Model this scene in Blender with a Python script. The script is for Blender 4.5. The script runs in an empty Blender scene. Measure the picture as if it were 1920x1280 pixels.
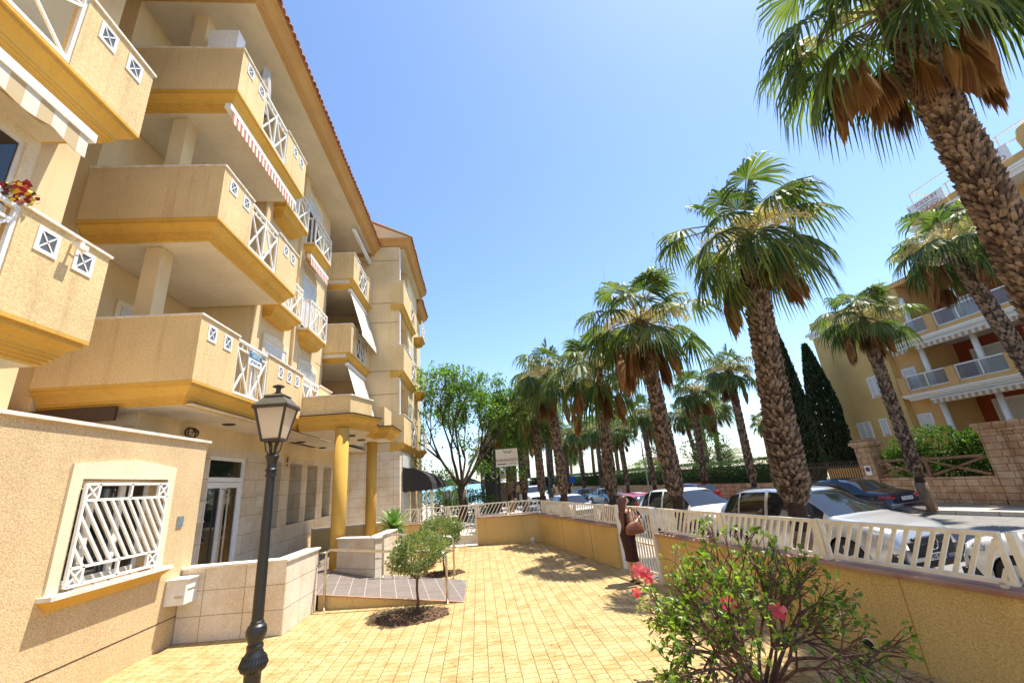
import bpy, math, random
from mathutils import Vector, Matrix
S = bpy.context.scene
# ---------------------------------------------------------------- camera, sky, sun, exposure
cd = bpy.data.cameras.new("camera"); cam = bpy.data.objects.new("camera", cd)
S.collection.objects.link(cam); S.camera = cam
cd.sensor_width = 36.0; cd.lens = 787 / 1920 * 36; cd.clip_start = 0.05; cd.clip_end = 30000
cam.matrix_world = Matrix(((0.99368582, 0.05485235, -0.09787595, 0), (-0.07565074, -0.31666937, -0.9455144, 0),
                           (-0.08285801, 0.94694864, -0.31052024, 2.1), (0, 0, 0, 1)))
SUN = Vector((0.37, 0.10, 1.0)).normalized()
EL = math.asin(SUN.z); AZ = math.atan2(SUN.x, SUN.y)
w = bpy.data.worlds.new("World"); S.world = w; w.use_nodes = True
nt = w.node_tree; nt.nodes.clear()
sk = nt.nodes.new("ShaderNodeTexSky"); sk.sky_type = 'NISHITA'; sk.sun_disc = False
sk.sun_elevation = EL; sk.sun_rotation = AZ; sk.altitude = 0; sk.air_density = 1.0; sk.dust_density = 0.5; sk.ozone_density = 5.0
bg = nt.nodes.new("ShaderNodeBackground"); bg.inputs[1].default_value = 0.132
wo = nt.nodes.new("ShaderNodeOutputWorld"); nt.links.new(sk.outputs[0], bg.inputs[0]); nt.links.new(bg.outputs[0], wo.inputs[0])
sl = bpy.data.lights.new("sun", 'SUN'); sl.energy = 4.25; sl.angle = math.radians(0.53); sl.color = (1.0, 0.93, 0.80)
so = bpy.data.objects.new("sun", sl); S.collection.objects.link(so); so.rotation_euler = (-SUN).to_track_quat('-Z', 'Y').to_euler(); so.location = (20, 30, 60)
S.view_settings.view_transform = 'Standard'; S.view_settings.look = 'None'; S.view_settings.gamma = 1.0
S.view_settings.exposure = 1.1
S.cycles.max_bounces = 8; S.cycles.diffuse_bounces = 4; S.cycles.use_denoising = True

# ---------------------------------------------------------------- helpers
R = random.Random(7)
def rad(a): return math.radians(a)
class MB:
    def __init__(s): s.v = []; s.f = []; s.m = []
    def add(s, vs, fs, mi=0):
        b = len(s.v); s.v.extend([tuple(p) for p in vs]); s.f.extend([tuple(b + i for i in f) for f in fs]); s.m.extend([mi] * len(fs))
    def box(s, x0, y0, z0, x1, y1, z1, mi=0, M=None):
        vs = [(x, y, z) for z in (z0, z1) for x, y in ((x0, y0), (x1, y0), (x1, y1), (x0, y1))]
        if M: vs = [M @ Vector(p) for p in vs]
        s.add(vs, [(3, 2, 1, 0), (4, 5, 6, 7), (0, 1, 5, 4), (1, 2, 6, 5), (2, 3, 7, 6), (3, 0, 4, 7)], mi)
        return s
    def beam(s, a, b, w, h=None, up=(0, 0, 1), mi=0):
        a = Vector(a); b = Vector(b); d = (b - a); L = d.length; d.normalize(); up = Vector(up)
        if abs(d.dot(up)) > .98: up = Vector((0, 1, 0)) if abs(d.y) < .9 else Vector((1, 0, 0))
        x = d.cross(up).normalized(); z = x.cross(d); h = h or w
        vs = [p + x * sx * w / 2 + z * sz * h / 2 for p in (a, b) for sx, sz in ((-1, -1), (1, -1), (1, 1), (-1, 1))]
        s.add(vs, [(0, 1, 2, 3), (7, 6, 5, 4), (0, 4, 5, 1), (1, 5, 6, 2), (2, 6, 7, 3), (3, 7, 4, 0)], mi); return s
    def tube(s, path, r, n=8, caps=True, mi=0):
        path = [Vector(p) for p in path]; rs = r if isinstance(r, (list, tuple)) else [r] * len(path)
        ref = None; vs = []; fs = []
        for i, p in enumerate(path):
            d = (path[min(i + 1, len(path) - 1)] - path[max(i - 1, 0)]).normalized()
            if ref is None: ref = d.orthogonal().normalized()
            ref = (ref - d * ref.dot(d)); ref = ref.normalized() if ref.length > 1e-6 else d.orthogonal().normalized()
            y = d.cross(ref)
            for k in range(n):
                a = 2 * math.pi * k / n; vs.append(p + (ref * math.cos(a) + y * math.sin(a)) * rs[i])
        for i in range(len(path) - 1):
            for k in range(n): fs.append((i * n + k, i * n + (k + 1) % n, (i + 1) * n + (k + 1) % n, (i + 1) * n + k))
        if caps: fs.append(tuple(range(n))[::-1]); fs.append(tuple((len(path) - 1) * n + k for k in range(n)))
        s.add(vs, fs, mi); return s
    def lathe(s, c, prof, n=24, mi=0):
        vs = []; fs = []
        for r, z in prof:
            for k in range(n):
                a = 2 * math.pi * k / n; vs.append((c[0] + r * math.cos(a), c[1] + r * math.sin(a), c[2] + z))
        m = len(prof)
        for i in range(m - 1):
            for k in range(n): fs.append((i * n + k, i * n + (k + 1) % n, (i + 1) * n + (k + 1) % n, (i + 1) * n + k))
        fs.append(tuple(range(n))[::-1]); fs.append(tuple((m - 1) * n + k for k in range(n)))
        s.add(vs, fs, mi); return s
    def prism(s, poly, z0, z1, mi=0):
        n = len(poly); vs = [(x, y, z0) for x, y in poly] + [(x, y, z1) for x, y in poly]
        s.add(vs, [tuple(range(n))[::-1], tuple(range(n, 2 * n))] + [(i, (i + 1) % n, n + (i + 1) % n, n + i) for i in range(n)], mi); return s
    def xprism(s, poly, x0, x1, mi=0):          # poly in (y, z)
        n = len(poly); vs = [(x0, y, z) for y, z in poly] + [(x1, y, z) for y, z in poly]
        s.add(vs, [tuple(range(n)), tuple(range(n, 2 * n))[::-1]] + [(i, n + i, n + (i + 1) % n, (i + 1) % n) for i in range(n)], mi); return s
    def build(s, name, mats, parent=None, smooth=False, bevel=0, loc=None):
        me = bpy.data.meshes.new(name); me.from_pydata(s.v, [], s.f); me.validate()
        if not isinstance(mats, (list, tuple)): mats = [mats]
        for m in mats: me.materials.append(m)
        if len(mats) > 1 and len(me.polygons) == len(s.m): me.polygons.foreach_set('material_index', s.m)
        if smooth: me.polygons.foreach_set('use_smooth', [True] * len(me.polygons))
        me.update()
        o = bpy.data.objects.new(name, me); S.collection.objects.link(o)
        if parent: o.parent = parent
        if loc: o.location = loc
        if bevel:
            b = o.modifiers.new("bevel", 'BEVEL'); b.width = bevel; b.segments = 2; b.limit_method = 'ANGLE'
        return o
def tag(o, label=None, cat=None, group=None, kind=None):
    if label: o["label"] = label
    if cat: o["category"] = cat
    if group: o["group"] = group
    if kind: o["kind"] = kind
    return o
def thing(name, label, cat, loc=(0, 0, 0), rz=0, group=None):
    o = bpy.data.objects.new(name, None); S.collection.objects.link(o); o.location = loc; o.rotation_euler = (0, 0, rz)
    o.empty_display_size = .3
    return tag(o, label, cat, group)
def copy_tree(o, parent=None):
    c = o.copy(); S.collection.objects.link(c); c.parent = parent
    for ch in [x for x in o.children]: copy_tree(ch, c)
    return c
def inset(poly, offs):
    """poly counter-clockwise; offs per edge inward"""
    n = len(poly); out = []
    for i in range(n):
        a = Vector(poly[i - 1]); b = Vector(poly[i]); c = Vector(poly[(i + 1) % n])
        d1 = (b - a).normalized(); d2 = (c - b).normalized(); n1 = Vector((-d1.y, d1.x)); n2 = Vector((-d2.y, d2.x))
        p1 = b + n1 * offs[i - 1]; p2 = b + n2 * offs[i]
        cr = d1.x * d2.y - d1.y * d2.x
        if abs(cr) < 1e-4: out.append(tuple(p1)); continue
        t = ((p2 - p1).x * d2.y - (p2 - p1).y * d2.x) / cr; out.append(tuple(p1 + d1 * t))
    return out
def ringsolid(mb, poly, prof, walls=(), mi=0):
    if sum(poly[i - 1][0] * poly[i][1] - poly[i][0] * poly[i - 1][1] for i in range(len(poly))) < 0: poly = poly[::-1]
    """prof: (inset, z) from top to bottom; edges in walls are not offset"""
    n = len(poly); rings = []
    for d, z in prof:
        rings.append([(x, y, z) for x, y in inset(poly, [0 if i in walls else d for i in range(n)])])
    vs = [p for r in rings for p in r]; fs = [tuple(range(n))]
    for k in range(len(rings) - 1):
        for i in range(n): fs.append((k * n + i, (k + 1) * n + i, (k + 1) * n + (i + 1) % n, k * n + (i + 1) % n))
    fs.append(tuple((len(rings) - 1) * n + i for i in range(n))[::-1])
    mb.add(vs, fs, mi)
PROF = [(0, 0), (0, -.045), (.035, -.05), (.035, -.10), (.07, -.125), (.12, -.165), (.155, -.215), (.16, -.225), (.16, -.255), (.185, -.26), (.185, -.295), (.215, -.30), (.215, -.33), (.245, -.335), (.245, -.37)]

# ---------------------------------------------------------------- materials
def nodes(name):
    m = bpy.data.materials.new(name); m.use_nodes = True; t = m.node_tree; b = t.nodes["Principled BSDF"]; return m, t, b
def texco(t, stretch=(1, 1, 1)):
    tc = t.nodes.new("ShaderNodeTexCoord"); mp = t.nodes.new("ShaderNodeMapping"); mp.inputs['Scale'].default_value = stretch
    t.links.new(tc.outputs['Object'], mp.inputs[0]); return mp.outputs[0]
def noise(t, vec, scale, detail=4, rough=.55):
    n = t.nodes.new("ShaderNodeTexNoise"); n.inputs['Scale'].default_value = scale; n.inputs['Detail'].default_value = detail; n.inputs['Roughness'].default_value = rough
    t.links.new(vec, n.inputs['Vector']); return n.outputs[0]
def ramp(t, fac, stops):
    r = t.nodes.new("ShaderNodeValToRGB"); e = r.color_ramp.elements
    while len(e) < len(stops): e.new(.5)
    for k, (p, c) in enumerate(stops): e[k].position = p; e[k].color = (*c, 1) if len(c) == 3 else c
    t.links.new(fac, r.inputs[0]); return r.outputs[0]
def mix(t, fac, a, b, mode='MIX'):
    n = t.nodes.new("ShaderNodeMix"); n.data_type = 'RGBA'; n.blend_type = mode
    for i, x in ((0, fac), (6, a), (7, b)):
        if hasattr(x, 'links'): t.links.new(x, n.inputs[i])
        else: n.inputs[i].default_value = x if i == 0 else (*x, 1)
    return n.outputs[2]
def bump(t, b, h, strength=.3, dist=.01):
    n = t.nodes.new("ShaderNodeBump"); n.inputs['Strength'].default_value = strength; n.inputs['Distance'].default_value = dist
    t.links.new(h, n.inputs['Height']); t.links.new(n.outputs[0], b.inputs['Normal'])
def mat(name, c1, c2=None, scale=4, rough=.8, bmp=0, bscale=60, metal=0, spec=.5, stretch=(1, 1, 1), lo=.35, hi=.65, coat=0):
    m, t, b = nodes(name); b.inputs['Roughness'].default_value = rough; b.inputs['Metallic'].default_value = metal
    b.inputs['Specular IOR Level'].default_value = spec; b.inputs['Coat Weight'].default_value = coat
    v = texco(t, stretch)
    if c2: t.links.new(ramp(t, noise(t, v, scale), [(lo, c1), (hi, c2)]), b.inputs['Base Color'])
    else: b.inputs['Base Color'].default_value = (*c1, 1)
    if bmp: bump(t, b, noise(t, v, bscale, 3), bmp)
    m.diffuse_color = (*c1, 1); return m
def stucco(name, c, grain=.16, bmp=.55, streak=.25, gs=38):
    m, t, b = nodes(name); b.inputs['Roughness'].default_value = .92; b.inputs['Specular IOR Level'].default_value = .15
    v = texco(t); k = lambda f: tuple(min(1, x * f) for x in c)
    base = ramp(t, noise(t, v, .8, 5), [(.3, k(.88)), (.7, k(1.08))])
    g = ramp(t, noise(t, v, gs, 2, .7), [(.36, (1 - grain * 2.2,) * 3), (.62, (1 + grain * .4,) * 3)])
    c2 = mix(t, 1.0, base, g, 'MULTIPLY')
    st = ramp(t, noise(t, texco(t, (2.6, 2.6, .22)), 2.0, 7, .68), [(.52, (1, 1, 1)), (.78, (1 - streak, 1 - streak * 1.15, 1 - streak * 1.3))])
    c3 = mix(t, 1.0, c2, st, 'MULTIPLY')
    t.links.new(c3, b.inputs['Base Color']); bump(t, b, noise(t, v, gs, 3, .7), bmp, .012)
    return m
def wallvec(t):
    tc = t.nodes.new("ShaderNodeTexCoord"); sp = t.nodes.new("ShaderNodeSeparateXYZ"); t.links.new(tc.outputs['Object'], sp.inputs[0])
    ad = t.nodes.new("ShaderNodeMath"); ad.operation = 'ADD'; t.links.new(sp.outputs[0], ad.inputs[0]); t.links.new(sp.outputs[1], ad.inputs[1])
    cb = t.nodes.new("ShaderNodeCombineXYZ"); t.links.new(ad.outputs[0], cb.inputs[0]); t.links.new(sp.outputs[2], cb.inputs[1]); return cb.outputs[0], sp
def brickmat(name, c1, c2, mortar, bw, bh, ms, vec='wall', off=.5, rough=.7, squash=1, bmp=.3, var=None, rot=0, spec=.3, grain=(.82, 1.08), dirt=0):
    m, t, b = nodes(name); b.inputs['Roughness'].default_value = rough; b.inputs['Specular IOR Level'].default_value = spec
    if vec == 'wall': v, _ = wallvec(t)
    else:
        tc = t.nodes.new("ShaderNodeTexCoord"); mp = t.nodes.new("ShaderNodeMapping"); mp.inputs['Rotation'].default_value = (0, 0, rot)
        t.links.new(tc.outputs['Object'], mp.inputs[0]); v = mp.outputs[0]
    br = t.nodes.new("ShaderNodeTexBrick"); t.links.new(v, br.inputs['Vector']); br.inputs['Scale'].default_value = 1
    br.inputs['Color1'].default_value = (*c1, 1); br.inputs['Color2'].default_value = (*c2, 1); br.inputs['Mortar'].default_value = (*mortar, 1)
    br.inputs['Mortar Size'].default_value = ms; br.inputs['Mortar Smooth'].default_value = .2; br.inputs['Brick Width'].default_value = bw; br.inputs['Row Height'].default_value = bh
    br.offset = off; br.squash = squash
    v2 = texco(t)
    col = br.outputs[0]
    if var: col = mix(t, ramp(t, noise(t, v2, var[1], 6, .65), [(var[2], (0, 0, 0)), (var[3], (1, 1, 1))]), col, mix(t, 1.0, col, var[0], 'MULTIPLY'))
    g = ramp(t, noise(t, v2, 30, 4, .7), [(.3, (grain[0],) * 3), (.65, (grain[1],) * 3)])
    col = mix(t, 1.0, col, g, 'MULTIPLY')
    if dirt:
        d1 = ramp(t, noise(t, v2, dirt, 7, .7), [(.28, (.62, .52, .42)), (.42, (1, 1, 1))]); col = mix(t, 1.0, col, d1, 'MULTIPLY')
        d2 = ramp(t, noise(t, v2, 9, 2, .5), [(.20, (.45, .36, .28)), (.30, (1, 1, 1))]); col = mix(t, 1.0, col, d2, 'MULTIPLY')
    t.links.new(col, b.inputs['Base Color'])
    inv = t.nodes.new("ShaderNodeMath"); inv.operation = 'SUBTRACT'; inv.inputs[0].default_value = 1; t.links.new(br.outputs['Fac'], inv.inputs[1])
    bump(t, b, inv.outputs[0], bmp, .006); return m
def leafmat(name, c1, c2, trans=.3, rough=.45, scale=3, spec=.4, tcol=None):
    m, t, b = nodes(name); b.inputs['Roughness'].default_value = rough; b.inputs['Specular IOR Level'].default_value = spec
    gi = t.nodes.new("ShaderNodeNewGeometry"); rn = gi.outputs['Random Per Island']
    v = texco(t); nz = noise(t, v, scale, 3)
    f = t.nodes.new("ShaderNodeMath"); f.operation = 'ADD'; t.links.new(nz, f.inputs[0])
    f2 = t.nodes.new("ShaderNodeMath"); f2.operation = 'MULTIPLY_ADD'; t.links.new(rn, f2.inputs[0]); f2.inputs[1].default_value = .5; f2.inputs[2].default_value = -.25; t.links.new(f2.outputs[0], f.inputs[1])
    col = ramp(t, f.outputs[0], [(.3, c1), (.7, c2)]); t.links.new(col, b.inputs['Base Color'])
    tr = t.nodes.new("ShaderNodeBsdfTranslucent"); tc_ = mix(t, 1.0, col, tcol or (1.5, 1.7, .7), 'MULTIPLY'); t.links.new(tc_, tr.inputs[0])
    mx = t.nodes.new("ShaderNodeMixShader"); mx.inputs[0].default_value = trans
    t.links.new(b.outputs[0], mx.inputs[1]); t.links.new(tr.outputs[0], mx.inputs[2]); t.links.new(mx.outputs[0], t.nodes["Material Output"].inputs[0]); return m

M = {}
CREAM = (.75, .555, .29)
M['stucco'] = stucco("cream_stucco", CREAM, grain=.09, streak=.26)
M['stucco_smooth'] = stucco("smooth_cream_stucco", (.72, .555, .32), grain=.05, bmp=.25, gs=60, streak=.12)
M['annex'] = stucco("rough_annex_stucco", (.68, .50, .285), grain=.14, bmp=.6, gs=55, streak=.10)
M['soffit'] = stucco("pale_soffit_plaster", (.66, .585, .46), grain=.03, bmp=.1, streak=.15)
M['ochre'] = stucco("ochre_moulding_paint", (.62, .375, .085), grain=.03, bmp=.12, streak=.15)
M['cornice'] = stucco("cornice_paint", (.52, .30, .11), grain=.03, bmp=.12, streak=.1)
M['frame'] = stucco("window_surround_plaster", (.78, .68, .48), grain=.06, bmp=.3, streak=.1)
M['white'] = mat("white_paint", (.80, .79, .75), (.72, .70, .65), 12, .4, spec=.4)
M['offwhite'] = mat("cream_white_railing_paint", (.80, .76, .66), (.70, .64, .52), 9, .45)
M['cap'] = mat("pale_coping_stone", (.78, .74, .66), (.62, .55, .46), 6, .7, bmp=.1)
M['dark'] = mat("dark_interior", (.025, .018, .014), rough=.9)
M['glass'] = mat("dark_window_glass", (.012, .014, .016), rough=.04, spec=.8)
M['glassgrey'] = mat("grey_vent_glass", (.10, .11, .12), rough=.2)
M['shutter'] = brickmat("roller_shutter_slats", (.70, .69, .66), (.66, .65, .62), (.38, .37, .35), 50, .055, .006, rough=.45, bmp=.5)
M['iron'] = mat("black_lamp_iron", (.006, .0065, .007), (.010, .010, .011), 8, .42, bmp=.15, bscale=90, spec=.6)
M['rust'] = mat("dark_brown_metal", (.05, .03, .02), rough=.5)
M['steel'] = mat("stainless_steel_tube", (.62, .56, .47), (.5, .45, .37), 12, .28, metal=.9)
M['clad'] = brickmat("stone_cladding", (.60, .50, .36), (.66, .56, .42), (.26, .20, .13), .82, .445, .006, off=.5, rough=.6, var=((.86, .80, .72), 1.4, .45, .62), bmp=.35)
M['clad2'] = brickmat("pale_stone_cladding", (.70, .62, .50), (.74, .66, .54), (.33, .27, .19), .62, .375, .006, off=0, rough=.6, var=((.86, .78, .68), 1.6, .45, .65), bmp=.35)
M['roof'] = mat("terracotta_roof_tile", (.33, .12, .06), (.50, .24, .13), 5, .85, bmp=.2, bscale=30)
M['paver'] = brickmat("yellow_paving_blocks", (.50, .365, .165), (.55, .42, .21), (.17, .12, .055), .125, .185, .0055, vec='obj', rot=rad(90), rough=.8, var=((.80, .66, .52), 3.2, .44, .66), bmp=.4, grain=(.62, 1.12), dirt=.55)
M['ramp'] = brickmat("brown_ramp_tiles", (.145, .115, .105), (.19, .155, .14), (.55, .50, .44), .30, .075, .0045, vec='obj', off=0, rough=.5, bmp=.2, rot=rad(-12))
M['ochrewall'] = stucco("yellow_ochre_render", (.70, .50, .21), grain=.13, bmp=.7, gs=50, streak=.2)
M['redcoping'] = mat("terracotta_coping", (.30, .14, .09), (.44, .27, .18), 3, .65, bmp=.1)
M['asphalt'] = mat("pale_worn_asphalt", (.16, .15, .14), (.22, .21, .195), 3, .85, bmp=.3, bscale=120)
M['pavement'] = brickmat("pale_pavement_slabs", (.50, .44, .36), (.54, .48, .40), (.30, .26, .2), .4, .4, .008, vec='obj', off=0, rough=.8, rot=rad(10))
M['plaza'] = brickmat("pale_plaza_slabs", (.56, .50, .41), (.60, .53, .44), (.36, .31, .25), .6, .6, .01, vec='obj', off=0, rough=.8)
M['soil'] = mat("bark_mulch", (.07, .035, .018), (.20, .12, .065), 45, .95, bmp=1, bscale=60)
M['earth'] = mat("dry_ground", (.30, .24, .16), (.38, .32, .22), .5, .95)
M['barkp_gap'] = mat("palm_trunk_fibre", (.022, .011, .007), (.05, .025, .016), 14, .95, bmp=.5, bscale=40)
M['barkp'] = leafmat("palm_leaf_bases", (.05, .028, .018), (.25, .175, .12), trans=0.0, rough=.85, scale=9)
M['barkbase'] = mat("smooth_palm_base", (.12, .075, .045), (.24, .16, .10), 9, .9, bmp=.6, bscale=50, stretch=(1, 1, .35))
M['frond'] = leafmat("palm_frond_green", (.035, .068, .020), (.15, .19, .055), trans=.38, rough=.5, scale=1.2, spec=.4)
M['frondl'] = leafmat("palm_frond_stalk", (.16, .17, .06), (.26, .22, .09), trans=.05)
M['deadfrond'] = leafmat("dry_palm_frond", (.16, .075, .03), (.40, .23, .095), trans=.25, rough=.8, scale=2, tcol=(1.35, 1.1, .6))
M['flower'] = leafmat("palm_flower_sprays", (.58, .46, .30), (.80, .70, .52), trans=.3, rough=.9)
M['hedge'] = leafmat("hedge_leaves", (.02, .05, .012), (.09, .15, .03), trans=.22, scale=1.5)
M['tree'] = leafmat("street_tree_leaves", (.06, .13, .022), (.17, .27, .045), trans=.42, scale=1.0)
M['shrub'] = leafmat("small_tree_leaves", (.11, .16, .06), (.30, .33, .13), trans=.25, scale=4)
M['hib'] = leafmat("hibiscus_leaves", (.05, .12, .015), (.27, .36, .05), trans=.4, rough=.35, scale=5)
M['hibwood'] = mat("hibiscus_branch", (.07, .03, .022), (.17, .09, .065), 18, .8, bmp=.5, bscale=50)
M['petal'] = leafmat("pink_red_petals", (.72, .06, .09), (.88, .26, .28), trans=.35, rough=.6, tcol=(1.3, .6, .6))
M['wood'] = mat("tree_bark", (.045, .028, .018), (.11, .07, .05), 10, .9, bmp=.6, bscale=30)
M['cyp'] = leafmat("cypress_foliage", (.008, .02, .007), (.022, .045, .014), trans=.1, scale=2)
M['agave'] = leafmat("agave_leaf", (.10, .20, .05), (.22, .34, .11), trans=.2, rough=.35, scale=3)
M['ashlar'] = brickmat("sandstone_ashlar", (.46, .31, .19), (.52, .37, .24), (.20, .11, .06), .46, .24, .012, rough=.85, var=((.75, .62, .52), 2.2, .42, .6), bmp=.7, squash=.8)
M['bldg_y'] = stucco("yellow_facade_paint", (.62, .42, .16), grain=.03, bmp=.1, streak=.12)
M['bldg_o'] = stucco("orange_facade_paint", (.62, .38, .15), grain=.03, bmp=.1, streak=.1)
M['bldg_red'] = stucco("terracotta_loggia_dark", (.30, .07, .035), grain=.03, bmp=.1, streak=.1)  # dark red of the loggias; on the left block it holds recess shade
M['tyre'] = mat("tyre_rubber", (.015, .015, .016), rough=.85)
M['black'] = mat("black_plastic", (.012, .012, .013), rough=.45)
M['chrome'] = mat("chrome", (.8, .8, .8), rough=.12, metal=1)
M['rim'] = mat("alloy_wheel", (.35, .35, .36), rough=.3, metal=.9)
M['lens'] = mat("headlamp_lens", (.12, .12, .13), (.5, .5, .52), 20, .08, spec=.8)
M['redlens'] = mat("red_tail_lens", (.30, .01, .012), rough=.1, spec=.8)
def paint(n, c, metal=.0, r=.28): return mat(n, c, rough=r, metal=metal, coat=.8, spec=.5)
M['psilver'] = paint("silver_car_paint", (.50, .51, .52), .55, .32)
M['pwhite'] = paint("white_car_paint", (.76, .76, .75))
M['pnavy'] = paint("navy_car_paint", (.008, .014, .045), .2, .2)
M['pred'] = paint("red_car_paint", (.33, .015, .02))
M['pdark'] = paint("dark_grey_car_paint", (.05, .055, .065), .3)
M['pblue'] = paint("pale_blue_car_paint", (.30, .38, .46), .5)
M['canvas_b'] = mat("black_canvas", (.012, .012, .012), (.02, .02, .02), 12, .75)
M['skin'] = mat("skin", (.60, .34, .22), rough=.55)
M['hair'] = mat("dark_brown_hair", (.05, .016, .010), (.12, .042, .024), 30, .45, stretch=(8, 8, .5))
M['dress'] = mat("dark_maroon_fabric", (.022, .006, .006), (.045, .011, .010), 20, .9)
M['leather'] = mat("tan_leather", (.17, .05, .02), (.24, .08, .035), 9, .5)
# ---------------------------------------------------------------- left apartment building
def stripemat(name, c1, c2, period, axis=1, rough=.85):
    m, t, b = nodes(name); b.inputs['Roughness'].default_value = rough
    tc = t.nodes.new("ShaderNodeTexCoord"); sp = t.nodes.new("ShaderNodeSeparateXYZ"); t.links.new(tc.outputs['Object'], sp.inputs[0])
    a = t.nodes.new("ShaderNodeMath"); a.operation = 'MODULO'; s0 = t.nodes.new("ShaderNodeMath"); s0.operation = 'ADD'; s0.inputs[1].default_value = 100
    t.links.new(sp.outputs[axis], s0.inputs[0]); t.links.new(s0.outputs[0], a.inputs[0]); a.inputs[1].default_value = period
    g = t.nodes.new("ShaderNodeMath"); g.operation = 'GREATER_THAN'; t.links.new(a.outputs[0], g.inputs[0]); g.inputs[1].default_value = period * .5
    t.links.new(mix(t, g.outputs[0], c1, c2), b.inputs['Base Color']); return m
M['str_red'] = stripemat("red_cream_striped_canvas", (.68, .60, .50), (.42, .13, .09), .16)
M['str_beige'] = stripemat("beige_striped_canvas", (.64, .58, .46), (.48, .36, .20), .34)
M['canvas_w'] = mat("cream_canvas", (.72, .68, .58), (.62, .56, .46), 3, .85)
M['str_r'] = stripemat("ochre_striped_canvas", (.60, .52, .38), (.36, .24, .12), .3)
B = thing("apartment_building", "beige apartment block on the left with ochre balcony mouldings and a round-columned entrance canopy", "building", (-6, 8, 0))
B_loc = Vector((-6, 8, 0))
def bpart(mb, name, mats, parent=None, **k):
    """mesh in world coordinates under the building or one of its parts"""
    p = parent or B; o = mb.build(name, mats, None, **k); o.parent = p
    if p is B: o.location = -B_loc
    return o
XO = -4.83
def mkvent(xf, y, z, par):
    m = MB(); h = .135; v = .155
    for y0, y1, z0, z1 in ((-h, h, v - .045, v), (-h, h, -v, -v + .045), (-h, -h + .045, -v + .045, v - .045), (h - .045, h, -v + .045, v - .045)):
        m.box(xf - .01, y + y0, z + z0, xf + .014, y + y1, z + z1)
    m.box(xf - .01, y - h + .045, z - v + .045, xf + .003, y + h - .045, z + v - .045, mi=1)
    for s in (1, -1): m.beam((xf + .007, y - .09, z - s * .11), (xf + .007, y + .09, z + s * .11), .016, .008, up=(1, 0, 0))
    return bpart(m, "vent_grille", [M['white'], M['glassgrey']], par)
def mkrail(x, ya, yb, zb, h, par, ncross=2, name="railing", mid=True):
    m = MB(); t = .045; zt = zb + h; z2 = zt - .17; z0 = zb + .05
    m.beam((x, ya, zt), (x, yb, zt), .06, .05); m.beam((x, ya, z2), (x, yb, z2), .035, .035); m.beam((x, ya, z0), (x, yb, z0), .05, .05)
    L = (yb - ya) / ncross
    for k in range(ncross + 1):
        y = ya + L * k; y = min(max(y, ya + t / 2), yb - t / 2); m.beam((x, y, z0), (x, y, zt), t, t)
    for k in range(ncross):
        a = ya + L * k + .03; b = a + L - .06
        m.beam((x, a, z0), (x, b, z2), .035, .03, up=(1, 0, 0)); m.beam((x + .004, a, z2), (x + .004, b, z0), .035, .03, up=(1, 0, 0))
        for q in (1, 2): m.beam((x, a + (b - a) * q / 3, z2), (x, a + (b - a) * q / 3, zt), .02, .02)
    return bpart(m, name, M['white'], par)
def balcony(y0, y1, zb, segs, xin=-7.38, xo=XO, H=1.2, walls=(3,), prof=PROF, near=True, far=True, vents=True):
    t = .16; pars = []
    s = MB(); ringsolid(s, [(xin, y0), (xo, y0), (xo, y1), (xin, y1)], [(d, zb - .001 + z) for d, z in prof], walls)
    o = bpart(s, "balcony", M['ochre'])
    if near: MB().box(xin, y0, zb, xo - (t if segs and segs[0][0] == 'p' else 0), y0 + t, zb + H).build("end_parapet", M['stucco'], o)
    if far: MB().box(xin, y1 - t, zb, xo - (t if segs[-1][0] == 'p' else 0), y1, zb + H).build("end_parapet", M['stucco'], o)
    e = .03; CB = lambda *q: MB().box(*q).build('coping', M['cap'], o)
    for k, a, b in [s[:3] for s in segs]:
        if k == 'p':
            MB().box(xo - t, a, zb, xo, b, zb + H).build("parapet", M['stucco'], o); CB(xo - t - e, a - (e if a == y0 else .02), zb + H + .001, xo + e, b + .02, zb + H + .036)
    if near: CB(xin, y0 - e, zb + H + .001, xo - t - e if segs[0][0] == 'p' else xo, y0 + t + e, zb + H + .036)
    if far: CB(xin, y1 - t - e, zb + H + .001, xo - t - e if segs[-1][0] == 'p' else xo, y1 + e, zb + H + .036)
    q = MB(); d = prof[-1][0] + .05; q.box(xin, y0 + d, zb + prof[-1][1] - .012, xo - d, y1 - (d if 2 not in walls else 0), zb + prof[-1][1] - .001)
    q.build("soffit", M['soffit'], o)
    for sg in segs:
        if sg[0] == 'r': mkrail(xo - .04, sg[1], sg[2], zb, H - .03, o, sg[3] if len(sg) > 3 else 2)
        elif len(sg) > 3:
            for y in sg[3]: mkvent(xo, y, zb + H - .25, o)
    return o
wall = MB()
# facade blocks of the block, ground level in front of them
def tagwall(mb, name, m): return bpart(mb, name, m)
tagwall(MB().box(-9, -8, 3.3, -5.9, 5.8, 13.69), "facade_wall", M['stucco_smooth'])
tagwall(MB().box(-9, 5.8, 0, -7.9, 7.62, 13.69), "facade_wall", M['stucco_smooth'])
tagwall(MB().box(-9, 7.62, 3.83, -7.4, 11.0, 13.69), "loggia_wall", M['stucco_smooth'])
tagwall(MB().box(-9, 11.0, 3.83, -5.9, 16.62, 13.69), "facade_wall", M['stucco_smooth'])
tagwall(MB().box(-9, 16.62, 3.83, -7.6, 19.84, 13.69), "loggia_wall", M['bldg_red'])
# recess back wall by the wing: its shade put into a dark red
for z in (4.2, 7.5, 10.8):
    p = MB(); p.box(-6.36, 7.92, z + .02, -6.05, 8.24, z + 3.3 - .39); bpart(p, "pillar", M['stucco_smooth'])
# floors inside the loggias
for z in (4.2, 7.5, 10.8):
    for y_a, y_b in ((7.66, 10.99), (16.64, 19.8)): bpart(MB().box(-7.6, y_a, z - .2, -5.0, y_b, z + .02), "loggia_floor", M['soffit'])
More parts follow.
